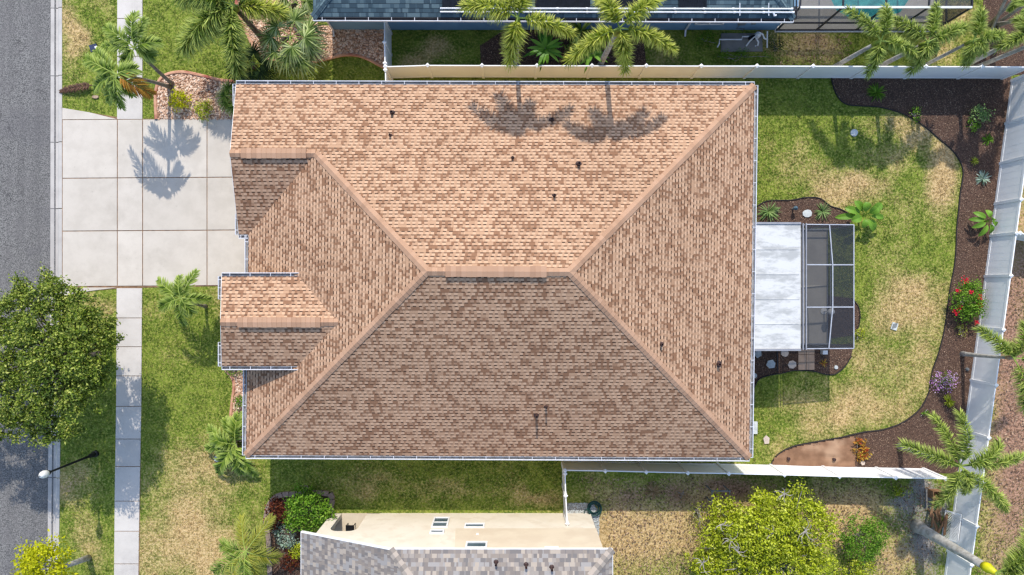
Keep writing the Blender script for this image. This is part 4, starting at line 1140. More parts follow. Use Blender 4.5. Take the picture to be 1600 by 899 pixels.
def pool_side():
    # concrete pad with filter plumbing
    mb = MB(); q = G(PAD); mb.prism([(p.x, p.y) for p in q], -0.1, 0.07); tag(mb.build('equipment_pad', M['concrete_pad'], loc=(0, 0, 0)), 'stained concrete pad below the blue wall', 'concrete pad', kind='structure')
    root = thing('pool_plumbing', 'white pool filter pipes on the stained concrete pad', 'pool pump', P(1170, 62, 0.07))
    z = 0.25
    mb = MB(); mb.tube([P(1121, 74, 0.1), P(1124, 68, z), P(1124, 62, z), P(1159, 62, z), P(1160, 57.5, z), P(1176, 57, z), P(1181, 55, z)], 0.035, 8); mb.build('pipe', M['white_plastic'], root)
    mb = MB(); mb.tube([P(1166, 72, 0.1), P(1172, 64, 0.35), P(1180, 57, 0.5), P(1185, 66, 0.4), P(1184, 71, 0.2), P(1180, 72, 0.1)], 0.04, 8); mb.build('pipe', M['white_plastic'], root)
    mb = MB(); mb.tube([P(1186, 51, 0.6), P(1192, 54, 0.5), P(1194, 60, 0.4), P(1199, 62, 0.2)], 0.04, 8); mb.build('pipe', M['white_plastic'], root)
    mb = MB(); mb.tube([P(1199, 49, 0.5), P(1198.5, 75, 0.1)], 0.035, 8); mb.build('pipe', M['white_plastic'], root)
    mb = MB(); c = P(1186, 53, 0.5); mb.lathe([(0.13, 0), (0.15, 0.1), (0.15, 0.32), (0.11, 0.42), (0.04, 0.46)], (c.x, c.y, 0.07), 14); mb.build('filter_tank', M['white_plastic'], root)
    mb = MB(); c = P(1178, 57, 0.3); mb.tube([(c.x - 0.22, c.y - 0.1, 0.25), (c.x + 0.2, c.y + 0.05, 0.25)], [0.11, 0.09], 12); mb.box((c.x - 0.05, c.y, 0.12), (0.3, 0.18, 0.1)); mb.build('pump', M['black_metal'], root)
    # screened pool cage
    yS = P(800, 48, 0).y; x0 = P(1213, 48).x; x1 = P(1459, 48).x; yN = yS + 8; h = 2.85
    cg = thing('pool_cage', 'dark framed screen cage over the turquoise pool', 'screen enclosure', ((x0 + x1) / 2, yS, 0))
    fr = MB(); w = 0.07
    xs = [x0 + (x1 - x0) * k / 4 for k in range(5)]
    for x in xs:
        fr.beam((x, yS, 0.05), (x, yS, h), w, w, up=(1, 0, 0)); fr.beam((x, yS, h), (x, yN, h + 0.9), w, w); fr.beam((x, yN, 0.05), (x, yN, h + 0.9), w, w, up=(1, 0, 0))
    for z in (0.07, 1.0): fr.beam((x0, yS, z), (x1, yS, z), w, w)
    for x in (x1,):
        for z in (0.07, 1.0, h): fr.beam((x, yS, z), (x, yN, z), w, w)
        for k in (1, 2, 3): fr.beam((x, yS + 2 * k, 0.05), (x, yS + 2 * k, h + 0.22 * k), w, w, up=(1, 0, 0))
    for k in (1, 2, 3): fr.beam((x0, yS + 2 * k, h + 0.225 * k), (x1, yS + 2 * k, h + 0.225 * k), w, w)
    fr.build('frame', M['dark_frame'], cg)
    mb = MB(); mb.beam((x0, yS, h), (x1, yS, h), 0.09, 0.09); mb.beam((x0, yS - 0.05, 0.03), (x1, yS - 0.05, 0.03), 0.08, 0.05); mb.build('gutter_beam', M['white_metal'], cg)
    screen_panel('roof_screen', [(x0, yS, h - 0.02), (x1, yS, h - 0.02), (x1, yN, h + 0.88), (x0, yN, h + 0.88)], M['screen_pale'], cg)
    screen_panel('wall_screen', [(x0, yS + 0.01, 0.05), (x1, yS + 0.01, 0.05), (x1, yS + 0.01, h), (x0, yS + 0.01, h)], M['screen'], cg)
    screen_panel('wall_screen', [(x1 - 0.01, yS, 0.05), (x1 - 0.01, yN, 0.05), (x1 - 0.01, yN, h + 0.8), (x1 - 0.01, yS, h)], M['screen'], cg)
    # deck with the pool let into it
    pool = [(16.2, yS + 1.0), (17.0, yS + 0.55), (18.2, yS + 0.5), (19.4, yS + 0.9), (20.0, yS + 1.8), (20.0, yS + 5.0), (16.0, yS + 5.0), (15.7, yS + 2.0)]
    mb = MB()
    outer = [(x0 - 0.1, yS - 0.1), (x1 + 0.1, yS - 0.1), (x1 + 0.1, yN), (x0 - 0.1, yN)]
    cxp, cyp = 18.0, yS + 2.6
    ringp = [Vector((p[0], p[1], 0.05)) for p in pool]
    mb.prism([(x0 - .1, yS - .1), (x1 + .1, yS - .1), (x1 + .1, yS + .45), (x0 - .1, yS + .45)], -0.1, 0.05)
    mb.prism([(x0 - .1, yS + .45), (15.7, yS + .45), (15.7, yN), (x0 - .1, yN)], -0.1, 0.05)
    mb.prism([(20.05, yS + .45), (x1 + .1, yS + .45), (x1 + .1, yN), (20.05, yN)], -0.1, 0.05)
    mb.prism([(15.7, yS + .45), (17.0, yS + .45), (17.0, yS + .55), (16.2, yS + 1.0), (15.7, yS + 2.0)], -0.1, 0.05)
    mb.prism([(17.0, yS + .45), (20.05, yS + .45), (20.05, yS + 1.8), (20.0, yS + 1.8), (19.4, yS + .9), (18.2, yS + .5), (17.0, yS + .55)], -0.1, 0.05)
    tag(mb.build('pool_deck', M['concrete_patio']), 'pale concrete deck around the turquoise pool', 'pool deck', kind='structure')
    t = NT('pool_water'); t.bump(t.noise(5, 3), 0.25, 0.05); t.done(t.mix(t.smooth(t.noise(2.5, 3), 0.4, 0.65), C(40, 150, 150), C(70, 186, 180)), 0.08, 0, 0.5)
    mb = MB(); mb.prism([(p[0], p[1]) for p in pool], -0.05, 0.012); tag(mb.build('pool_water', t.m), 'turquoise swimming pool water inside the screen cage', 'pool water', kind='structure')
pool_side()

# ------------------------------------------------------------------ cream neighbour below
def south_neighbour():
    Yw = -11.28; Ye = -11.18
    zE, mN, mW = 5.05, 0.417, 0.473
    xl, xh, xr = -9.64, -5.2, 4.29
    root = thing('house', 'tall cream walled house with a mixed grey shingle roof', 'house', (-2, -15, 0))
    a = Vector((xl, Ye, zE - mW * (xh - xl))); b = Vector((xh, Ye, zE)); c = Vector((xr, Ye, zE))
    D = 9.0
    pN = Plane(b, c, mN, (0, Ye - 5, 0)); pW = Plane(Vector((xl, Ye, a.z)), Vector((xl, Ye - D, a.z)), mW, (0, Ye - 3, 0)); pEr = Plane(c, Vector((xr, Ye - D, zE)), mN, (0, Ye - 3, 0))
    a2, b2, c2 = Vector((xl, Ye - D, a.z)), Vector((xh, Ye - D, zE)), Vector((xr, Ye - D, zE))
    pS = Plane(b2, c2, mN, (0, Ye, 0))
    hip_e = meet3(pN, pEr, pS); ridge_w = meet3(pN, pW, pS)
    rf = roof_mesh('roof', [(pW, [a, b, ridge_w, b2, a2]), (pN, [b, c, hip_e, ridge_w]), (pEr, [c, c2, hip_e]), (pS, [b2, c2, hip_e, ridge_w])], M['shingle_grey'], root)
    cap_strip('ridge_cap', ridge_w, hip_e, pN, pS, M['ridge_grey'], rf); cap_strip('ridge_cap', b2, ridge_w, pS, pW, M['ridge_grey'], rf); cap_strip('ridge_cap', c2, hip_e, pS, pEr, M['ridge_grey'], rf)
    cap_strip('ridge_cap', b, ridge_w, pN, pW, M['ridge_grey'], rf); cap_strip('ridge_cap', c, hip_e, pN, pEr, M['ridge_grey'], rf)
    mb = MB(); mb.beam(a + Vector((0, 0, -.06)), b + Vector((0, 0, -.06)), 0.06, 0.12); mb.beam(b + Vector((0, 0, -.06)), c + Vector((0, 0, -.06)), 0.06, 0.12)
    mb.beam(Vector((xl, Ye, a.z - .06)), Vector((xl, Ye - D, a.z - .06)), 0.05, 0.12); mb.beam(a2 + Vector((0, 0, -.06)), b2 + Vector((0, 0, -.06)), 0.06, 0.12); mb.beam(b2 + Vector((0, 0, -.06)), c2 + Vector((0, 0, -.06)), 0.06, 0.12); mb.beam(Vector((xr, Ye, zE - .06)), Vector((xr, Ye - D, zE - .06)), 0.05, 0.12)
    mb.build('fascia', M['fascia'], root)
    zt = zE - 0.1; rz = lambda x: min(zt, zE - 0.1 - mW * (xh - x))
    x0, xa, xb, x1 = -9.0, -8.5, -7.22, 3.92
    mb = MB(); y1 = Yw - 0.2
    mb.prism_y([(x0, -0.1), (xa, -0.1), (xa, rz(xa)), (x0, rz(x0))], y1, Yw)
    arch = []; r = 0.42; za = 2.55
    for k in range(7):
        t = k / 6 * math.pi / 2; arch.append((xb - r + r * math.cos(t), za - r + r * math.sin(t)))
    for k in range(7):
        t = math.pi / 2 + k / 6 * math.pi / 2; arch.append((xa + r + r * math.cos(t), za - r + r * math.sin(t)))
    mb.prism_y([(xb, rz(xb))] + [(xb, za - r)] + arch[1:] + [(xa, rz(xa))], y1, Yw)
    mb.prism_y([(xb, -0.1), (x1, -0.1), (x1, zt), (xh, zt), (xb, rz(xb))], y1, Yw)
    # other sides and the porch behind the arch
    mb.prism([(x1 - 0.2, y1), (x1, y1), (x1, Ye - D + 0.3), (x1 - 0.2, Ye - D + 0.3)], -0.1, zt)
    mb.prism([(x0, y1), (x0 + 0.2, y1), (x0 + 0.2, y1 - 0.5), (x0, y1 - 0.5)], -0.1, rz(x0) - 0.05)
    ys_ = Ye - D + 0.3
    mb.prism_y([(x0, -0.1), (x1 - 0.2, -0.1), (x1 - 0.2, zt), (xh, zt), (x0, rz(x0))], ys_ , ys_ + 0.2)
    mb.prism([(x0, y1 - 2.4), (x0 + 0.2, y1 - 2.4), (x0 + 0.2, ys_ + 0.2), (x0, ys_ + 0.2)], -0.1, rz(x0) - 0.05)
    mb.build('wall', M['stucco_cream'], root)
    mb = MB(); mb.prism([(xa - 0.5, y1 - 2.6), (xb + 0.6, y1 - 2.6), (xb + 0.6, y1 - 2.4), (xa - 0.5, y1 - 2.4)], -0.1, 2.9); mb.prism([(xb + 0.6, y1 - 2.4), (xb + 0.8, y1 - 2.4), (xb + 0.8, y1), (xb + 0.6, y1)], -0.1, 2.9); mb.build('porch_wall', M['stucco_beige'], root)
    mb = MB(); mb.prism([(x0 + 0.0, y1 - 2.4), (xb + 0.6, y1 - 2.4), (xb + 0.6, Yw), (x0, Yw)], -0.1, 0.06); mb.build('porch_floor', M['stucco_beige'], root)
    # darker upper storey band
    zb = 2.28; mb = MB(); xs = P(716, 840, 3).x
    mb.prism_y([(xs - 0.18, zb), (x1 + 0.012, zb), (x1 + 0.012, zt - 0.01), (xs + 0.0, zt - 0.01)], Yw - 0.05, Yw + 0.035); mb.build('upper_wall', M['stucco_beige'], root)
    def win(xa_, xb_, ya_, yb_, proud=0.0, blind=False):
        zf = lambda py: H - abs(Yw) * F / (py - CY)
        z0, z1 = zf(ya_), zf(yb_); zm = (z0 + z1) / 2; X0, X1 = (xa_ - CX) * (H - zm) / F, (xb_ - CX) * (H - zm) / F
        y = Yw + proud; mb = MB(); w = 0.07
        for xx in (X0, X1): mb.box((xx, y + 0.03, zm), (w, 0.07, z1 - z0 + w))
        for zz in (z0, z1): mb.box(((X0 + X1) / 2, y + 0.03, zz), (X1 - X0 - w, 0.07, w))
        if z1 - z0 > 1.0: mb.box(((X0 + X1) / 2, y + 0.03, zm), (X1 - X0 - w, 0.05, 0.05))
        f = mb.build('window', M['fascia'], root)
        mb = MB(); mb.box(((X0 + X1) / 2, y + 0.012, zm), (X1 - X0 - w, 0.02, z1 - z0 - w)); mb.build('pane', M['glass'], f)
    win(677, 700, 810, 824.5); win(673, 693, 829.5, 834); win(727, 756, 819.5, 825); win(729, 760, 849.5, 858, 0.035)
    mb = MB(); q = P(746, 836, 3); mb.box((q.x, Yw + 0.05, 3.05), (0.12, 0.04, 0.14)); mb.box((P(862, 858, 4.8).x, Yw + 0.06, 4.72), (0.6, 0.06, 0.14)); mb.build('soffit_vent', M['fascia'], root)
    for px, py in ((775, 876), (822, 880), (862, 884)):
        vent_pipe(root, pN.ray(px, py + 3), 0.05, 0.35)
    # small chair on the porch
    c = P(548, 826, 0.3); ch = thing('porch_chair', 'small dark chair on the porch behind the arched opening', 'chair', (c.x, c.y, 0.06))
    mb = MB(); mb.box((c.x, c.y, 0.45), (0.42, 0.42, 0.04)); mb.build('seat', M['black_metal'], ch)
    mb = MB(); mb.box((c.x, c.y - 0.2, 0.72), (0.42, 0.04, 0.4)); mb.build('backrest', M['white_metal'], ch)
    for sx in (-1, 1):
        for sy in (-1, 1):
            mb = MB(); mb.box((c.x + sx * 0.18, c.y + sy * 0.18, 0.245), (0.035, 0.035, 0.37)); mb.build('leg', M['black_metal'], ch)
south_neighbour()
# ------------------------------------------------------------------ PLANTS
def bez(a, b, c, t):
    t = np.asarray(t)[:, None]
    return (1 - t) ** 2 * a + 2 * t * (1 - t) * b + t * t * c

def frond_mesh(kind, base, tip, rise=0.35, Lmax=0.5, nst=46, per=8, leafw=0.035):
    """one palm frond from crown point to tip: arching stem with leaflets"""
    a = np.array(base); c = np.array(tip); mid = (a + c) / 2 + np.array([0, 0, rise * np.linalg.norm(c - a)])
    mb = MB()
    ts = np.linspace(0, 1, 10); pts = bez(a, mid, c, ts)
    mb.tube([Vector(p) for p in pts], list(np.linspace(0.035, 0.008, 10)), 5, 1)
    t = np.repeat(np.linspace(0.14, 0.99, nst), per); n = len(t)
    t = np.clip(t + rng.uniform(-0.01, 0.01, n), 0, 1)
    p = bez(a, mid, c, t)
    tg = norm(bez(a, mid, c, np.clip(t + 0.02, 0, 1.02)) - bez(a, mid, c, t - 0.02))
    up = np.tile(np.array([0, 0, 1.0]), (n, 1)); s_ = norm(np.cross(tg, up)); u_ = np.cross(s_, tg)
    prof = np.sin(np.pi * np.clip(t * 0.80 + 0.15, 0, 1)) ** 0.5
    if kind == 'foxtail':        # leaflets all round the stem
        ang = rng.uniform(0, 2 * np.pi, n); sweep = (rng.uniform(0.0, 0.45, n) + 0.9 * np.clip((t - 0.86) / 0.14, 0, 1))[:, None]
        r = s_ * np.cos(ang)[:, None] + u_ * np.sin(ang)[:, None]
        prof = np.clip((t - 0.08) * 6, 0.25, 1) * (1 - 0.3 * t)
        d = norm(r + tg * sweep); L = 1.25 * Lmax * prof * rng.uniform(0.75, 1.1, n); dr = 0.3
        sd = norm(np.cross(d, norm(rng.normal(size=(n, 3)))))
        mb.kites(p, d, sd, L, leafw * rng.uniform(0.8, 1.2, n), 0.35, dr)
    else:                        # two rows of leaflets
        sg = np.where(np.arange(n) % 2, 1.0, -1.0)[:, None]; vup = rng.uniform(0.0, 0.8, n)[:, None]; sweep = (0.5 + 0.9 * t)[:, None]
        d = norm(s_ * sg + u_ * vup + tg * sweep + rng.normal(0, 0.15, (n, 3))); L = Lmax * prof * rng.uniform(0.85, 1.1, n)
        sd = norm(np.cross(d, u_ + s_ * sg * 0.3))
        mb.blades(p, d, sd, L, leafw * rng.uniform(0.8, 1.2, n), 0.35, 0, 3)
    return mb

def fan_mesh(base, centre, heading, R, nseg=30, spread=2.5, droop=0.45, tilt=0.3):
    """one fan leaf: stalk to the blade's hub, then pleated segments with hanging tips"""
    mb = MB(); a = Vector(base); c = Vector(centre)
    mb.tube([a, a.lerp(c, 0.5) + Vector((0, 0, 0.12)), c], [0.022, 0.017, 0.012], 5, 1)
    ang = heading + np.linspace(-spread, spread, nseg); n = nseg
    d = norm(np.stack([np.cos(ang), np.sin(ang), np.full(n, tilt) * np.cos(ang - heading) * 0.6 + 0.05 + 0.06 * (np.arange(n) % 2)], 1))
    sd = norm(np.stack([-np.sin(ang), np.cos(ang), 0.5 * np.where(np.arange(n) % 2, 1, -1)], 1))
    L = R * (0.72 + 0.28 * np.cos((ang - heading) * 0.55)) * rng.uniform(0.9, 1.08, n)
    mb.blades(np.tile(np.array(c), (n, 1)), d, sd, L, R * 2 * spread / n * 0.42, droop * rng.uniform(0.6, 1.3, n), 0, 4)
    return mb

def palm(name, label, base, crown, tips, kind='foxtail', mat='foxtail', r0=0.14, r1=0.08, group='palms', trunk='trunk', shaft='shaft', Lmax=0.5, rise=0.3, nst=46, per=8, leafw=0.035, sub_shaft=0.7, extra=None):
    """base (px,py) on the ground, crown (px,py,z), tips (px,py,z[,material])"""
    b = P(base[0], base[1], 0); c = P(*crown)
    root = thing(name, label, 'palm tree', b, group)
    L = (c - b).length; sub = min(sub_shaft, L * 0.4)
    mb = MB(); n = 9; pts = []; rad = []
    bow = Vector((c.x - b.x, c.y - b.y, 0)) * -0.08
    for i in range(n):
        t = i / (n - 1); q = b.lerp(c, t) + bow * math.sin(math.pi * t)
        pts.append(q); rad.append(r0 + (r1 - r0) * t + (0.06 * r0 / 0.14 if i == 0 else 0))
    pts[0] = pts[0] - Vector((0, 0, 0.1))
    cut = n - 2 if L > 1.6 else n - 1
    mb.tube(pts[:cut + 1], rad[:cut + 1], 10); mb.build('trunk', M[trunk], root, smooth=True)
    if shaft:
        mb = MB(); mb.tube([pts[cut], pts[cut].lerp(c, 0.35), c], [r1 * 1.35, r1 * 1.5, r1 * 0.7], 10); mb.build('crownshaft', M[shaft], root, smooth=True)
    if kind == 'foxtail': nst, per, leafw, Lmax = int(nst * 1.05), 10, leafw * 1.15, max(Lmax, 0.40)
    for tp in tips:
        q = P(tp[0], tp[1], tp[2]); mk = tp[3] if len(tp) > 3 else mat
        fm = frond_mesh(kind, c, q, rise * random.uniform(0.6, 1.45), Lmax * random.uniform(0.85, 1.12), nst, per, leafw)
        fm.build('frond', [M[mk], M['rachis_brown' if mk in ('palm_brown',) else 'rachis']], root)
    return root

GP = None
# twin palms leaning over the sidewalk
palm('palm_tree', 'slim palm leaning over the sidewalk, upper of the pair by the driveway', (270, 132), (211, 75, 3.7),
     [(212, 20, 3.7), (166, 42, 3.6), (249, 66, 3.5), (160, 74, 3.4), (192, 104, 3.3), (226, 30, 3.9), (238, 88, 3.3)], 'pinnate', 'palm_green', 0.10, 0.06, 'palms by the driveway', 'trunk', 'shaft', 0.52, 0.30, 26, 4, 0.05)
palm('palm_tree', 'slim palm with an orange dying frond leaning over the sidewalk', (266, 136), (182, 117, 4.2),
     [(134, 92, 3.4), (148, 142, 3.2), (190, 168, 3.3), (207, 150, 3.1), (236, 147, 3.2, 'palm_orange'), (150, 78, 3.8), (213, 108, 3.7), (170, 160, 3.4)], 'pinnate', 'palm_green', 0.10, 0.06, 'palms by the driveway', 'trunk', 'shaft', 0.52, 0.30, 26, 4, 0.05)
# foxtails
palm('foxtail_palm', 'bushy foxtail palm over the pebble bed near the street', (412, 62), (364, 8, 3.6),
     [(371, 112, 2.4), (289, 74, 2.8), (283, -6, 3.2), (441, 20, 2.8, 'foxtail_yellow'), (335, -50, 3.4), (400, -50, 3.4), (330, 40, 3.0)], 'foxtail', 'foxtail', 0.15, 0.10, 'foxtail palms', 'bark', 'shaft', 0.75, 0.30, 84, 10, 0.045)
palm('foxtail_palm', 'smaller of the two foxtail palms between the fences', (806, 109), (809, 28, 7.4),
     [(727, 10, 6.8), (797, 99, 5.8), (894, 52, 6.2), (826, -26, 7.3), (770, -30, 7.0)], 'foxtail', 'foxtail_yellow', 0.14, 0.09, 'foxtail palms', 'trunk_pale', 'shaft', 0.52, 0.34, 58, 10, 0.035)
palm('foxtail_palm', 'large foxtail palm with pale trunk between the fences', (935, 108), (968, 44, 7.4),
     [(938, -6, 7.3), (1028, -4, 7.3), (1052, 78, 6.1), (977, 110, 5.9), (888, 96, 6.1)], 'foxtail', 'foxtail_yellow', 0.15, 0.10, 'foxtail palms', 'trunk_pale', 'shaft', 0.52, 0.34, 60, 10, 0.035)
palm('foxtail_palm', 'foxtail palm nearest the pool cage with trunk rising from behind the fence', (1297, 109), (1376, 64, 4.2),
     [(1324, 15, 4.0), (1357, 115, 3.1), (1438, 100, 3.1), (1420, 72, 3.6), (1384, 12, 4.1)], 'foxtail', 'foxtail', 0.13, 0.08, 'foxtail palms', 'trunk_pale', 'shaft', 0.42, 0.34, 54, 10, 0.035)
palm('foxtail_palm', 'foxtail palm in the middle of the row beside the pool', (1365, 109), (1450, 66, 4.2),
     [(1393, 30, 3.9), (1463, 10, 4.0), (1508, 42, 3.8), (1424, 111, 3.0), (1460, 78, 3.6)], 'foxtail', 'foxtail', 0.13, 0.08, 'foxtail palms', 'trunk_pale', 'shaft', 0.42, 0.34, 54, 10, 0.035)
palm('foxtail_palm', 'thin foxtail palm with short fronds past the pool cage corner', (1432, 109), (1521, 63, 4.3),
     [(1532, 18, 4.1), (1568, 56, 3.9), (1510, 101, 3.4), (1536, 82, 3.9)], 'foxtail', 'foxtail', 0.10, 0.06, 'foxtail palms', 'trunk_pale', 'shaft', 0.34, 0.34, 50, 10, 0.03)
palm('foxtail_palm', 'foxtail palm leaning away at the fence corner, upper trunk', (1497, 109), (1604, 52, 4.6),
     [(1561, 74, 4.0), (1590, 30, 4.2), (1625, 10, 4.3), (1640, 80, 4.0)], 'foxtail', 'foxtail', 0.12, 0.08, 'foxtail palms', 'trunk_pale', 'shaft', 0.40, 0.34, 50, 10, 0.03)
palm('foxtail_palm', 'foxtail palm leaning away at the fence corner, lower trunk', (1520, 108), (1632, 62, 4.6),
     [(1600, 50, 4.2), (1660, 30, 4.2), (1640, 100, 4.0)], 'foxtail', 'foxtail', 0.12, 0.08, 'foxtail palms', 'trunk_pale', 'shaft', 0.40, 0.34, 50, 10, 0.03)
palm('foxtail_palm', 'full foxtail palm where the two back fences meet beside the dry yard', (1405, 697), (1500, 728, 4.4),
     [(1411, 695, 3.5), (1458, 650, 3.6), (1500, 645, 4.0), (1562, 690, 3.7), (1597, 712, 3.6), (1571, 796, 3.4), (1508, 768, 3.9), (1462, 790, 3.2)], 'foxtail', 'foxtail', 0.13, 0.08, 'foxtail palms', 'trunk_pale', 'shaft', 0.42, 0.34, 56, 10, 0.036)
palm('foxtail_palm', 'stout grey palm trunk with yellow crownshaft leaning over the fence', (1432, 822), (1556, 895, 5.3),
     [(1612, 790, 4.6), (1640, 850, 5.0), (1580, 1000, 4.6), (1650, 930, 4.8), (1600, 880, 5.2), (1530, 980, 4.8), (1618, 820, 4.8)], 'foxtail', 'foxtail', 0.27, 0.15, 'foxtail palms', 'trunk_pale', 'shaft_yellow', 0.5, 0.34, 56, 10, 0.036, 1.3)
palm('foxtail_palm', 'thin grey palm leaning across the fence over bare ground', (1503, 553), (1584, 560, 3.7),
     [(1531, 514, 3.2), (1602, 505, 3.3), (1650, 560, 3.4), (1580, 540, 3.5), (1600, 640, 3.2)], 'foxtail', 'foxtail', 0.11, 0.06, 'foxtail palms', 'trunk_pale', 'dead_shaft', 0.40, 0.34, 50, 10, 0.034)
palm('palm_tree', 'small single palm at the edge of the front lawn by the driveway', (322, 479), (283, 466, 2.7),
     [(247, 438, 2.2), (307, 424, 2.3), (249, 482, 2.2), (328, 467, 2.1), (288, 508, 2.0), (281, 432, 2.5), (300, 488, 2.4)], 'pinnate', 'palm_green', 0.08, 0.05, None, 'trunk', 'shaft', 0.45, 0.30, 22, 4, 0.05)
palm('palm_tree', 'yellowing palm beside the lower mulch bed', (396, 885), (384, 862, 1.8),
     [(378, 806, 1.2, 'palm_yellow'), (333, 893, 1.1, 'palm_green'), (425, 808, 1.1, 'palm_yellow'), (433, 872, 1.1, 'palm_yellow'), (345, 850, 1.2, 'palm_green'), (392, 930, 1.1, 'palm_green'), (405, 900, 1.2, 'palm_yellow'), (350, 920, 1.2, 'palm_yellow')], 'pinnate', 'palm_yellow', 0.10, 0.08, None, 'trunk', None, 0.62, 0.28, 26, 4, 0.036)
palm('palm_tree', 'leafy young palm tucked against the corner of the brown roofed house', (372, 700), (368, 694, 0.9),
     [(326, 668, 0.6), (322, 700, 0.5), (341, 738, 0.4), (378, 740, 0.4), (352, 655, 0.6), (372, 648, 0.7), (330, 684, 0.8), (398, 742, 0.4), (345, 715, 0.7)], 'pinnate', 'palm_green', 0.08, 0.06, None, 'trunk', None, 0.55, 0.3, 15, 4, 0.09)

def fan_palm(label, base, crown, leaves, R, mat='fan', group='fan palms', r=0.12, droop=0.65):
    b = P(base[0], base[1]); c = P(*crown)
    root = thing('fan_palm', label, 'palm tree', b, group)
    mb = MB(); mb.tube([b - Vector((0, 0, .1)), b.lerp(c, .5), c], [r * 1.2, r, r * 0.9], 10); mb.build('trunk', M['bark'], root, smooth=True)
    for lf in leaves:
        q = P(lf[0], lf[1], lf[2]); h = math.atan2(q.y - c.y, q.x - c.x)
        hub = c.lerp(q, 0.52) + Vector((0, 0, 0.15))
        fan_mesh(c, hub, h, lf[3] if len(lf) > 3 else R, droop=droop).build('frond', [M[mat], M['rachis']], root)
    return root
fan_palm('large pale green fan palm beside the teal roofed house', (441, 64), (453, 58, 2.6), [(512, 40, 2.3), (516, 92, 1.9), (488, 128, 1.6), (450, 118, 1.7), (414, 104, 1.5), (402, 62, 1.9), (418, 30, 2.3), (470, 14, 2.4), (500, 64, 2.6), (462, 92, 2.3)], 0.95)
fan_palm('fan palm cut by the top of the picture near the teal roof', (452, 20), (462, 4, 2.4), [(498, 4, 2.2), (470, -40, 2.2), (432, -12, 2.2), (440, 24, 2.0), (486, 26, 2.0)], 0.85)
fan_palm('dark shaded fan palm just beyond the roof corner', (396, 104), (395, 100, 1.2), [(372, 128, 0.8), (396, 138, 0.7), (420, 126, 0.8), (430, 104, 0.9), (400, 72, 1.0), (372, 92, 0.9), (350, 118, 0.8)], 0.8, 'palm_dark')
fan_palm('low fan palm hugging the garage corner in the pebble bed', (372, 154), (368, 152, 0.8), [(340, 150, 0.6), (346, 172, 0.5), (366, 182, 0.5), (352, 130, 0.6), (376, 136, 0.7), (388, 160, 0.6)], 0.6, 'palm_green')

def stem_clump():
    b = P(1552, 44); root = thing('palm_clump', 'bare grey palm stems leaning at the far top corner', 'palm tree', b)
    for i, (x, y) in enumerate(((1602, -18), (1618, -4), (1630, 12), (1590, -40), (1640, 26))):
        q = P(x, y, 3.2 + 0.2 * i); b2 = b + Vector((random.uniform(-.3, .3), random.uniform(-.3, .3), 0))
        mb = MB(); mb.tube([b2, b2.lerp(q, 0.5), q], [0.09, 0.075, 0.06], 8); mb.build('trunk', M['trunk_pale'], root, smooth=True)
        for a in (0.2, 1.5, 2.8, 4.2):
            frond_mesh('pinnate', q, q + Vector((math.cos(a) * 1.0, math.sin(a) * 1.0, -0.3)), 0.3, 0.35, 18, 4, 0.05).build('frond', [M['palm_green'], M['rachis']], root)
stem_clump()

def leaves_cloud(mb, centre, radii, nclump, per, leaf, cl_r, shell=0.55, flat=0.0, seed=1, irregular=0.22, mi=0):
    """leaf-sized faces in clumps through an uneven ellipsoid"""
    r = np.random.default_rng(seed)
    u = norm(r.normal(size=(nclump, 3)))
    u[:, 2] = np.where(u[:, 2] < -0.35, -u[:, 2], u[:, 2])
    ph = r.uniform(0, 6.28, 6)
    az = np.arctan2(u[:, 1], u[:, 0])
    wob = 1 + irregular * (np.sin(3 * az + ph[0]) * 0.5 + np.sin(5 * az + ph[1]) * 0.35 + np.sin(2 * u[:, 2] * 3 + ph[2]) * 0.3 + np.sin(9 * az + ph[3]) * 0.25)
    rad = r.random(nclump) ** (1 / 3)
    rad = shell + (1 - shell) * rad
    c = np.array(centre) + u * np.array(radii) * (rad * wob)[:, None]
    p = np.repeat(c, per, 0); n = len(p)
    off = r.normal(0, 1, (n, 3)) * np.array([1, 1, 0.7]) * cl_r * np.repeat(r.uniform(0.6, 1.3, nclump), per)[:, None]
    p = p + off
    nn = norm(r.normal(0, 0.75, (n, 3)) + np.array([0, 0, 0.8]) + norm(off) * 0.5)
    t = norm(np.cross(nn, norm(r.normal(size=(n, 3))))); sd = np.cross(nn, t)
    Ls = leaf * r.uniform(0.7, 1.3, n)
    mb.kites(p, t, sd, Ls, Ls * 0.5, 0.45, 0.15, mi)
    return c

def branch_set(mb, base, targets, r0, r1, mi=0, seed=3):
    r = np.random.default_rng(seed)
    for q in targets:
        q = Vector(q); m_ = Vector(base).lerp(q, 0.5) + Vector((r.normal(0, .12), r.normal(0, .12), 0.15 * (q - Vector(base)).length))
        mb.tube([base, m_, q], [r0, (r0 + r1) / 2, r1], 6, mi)

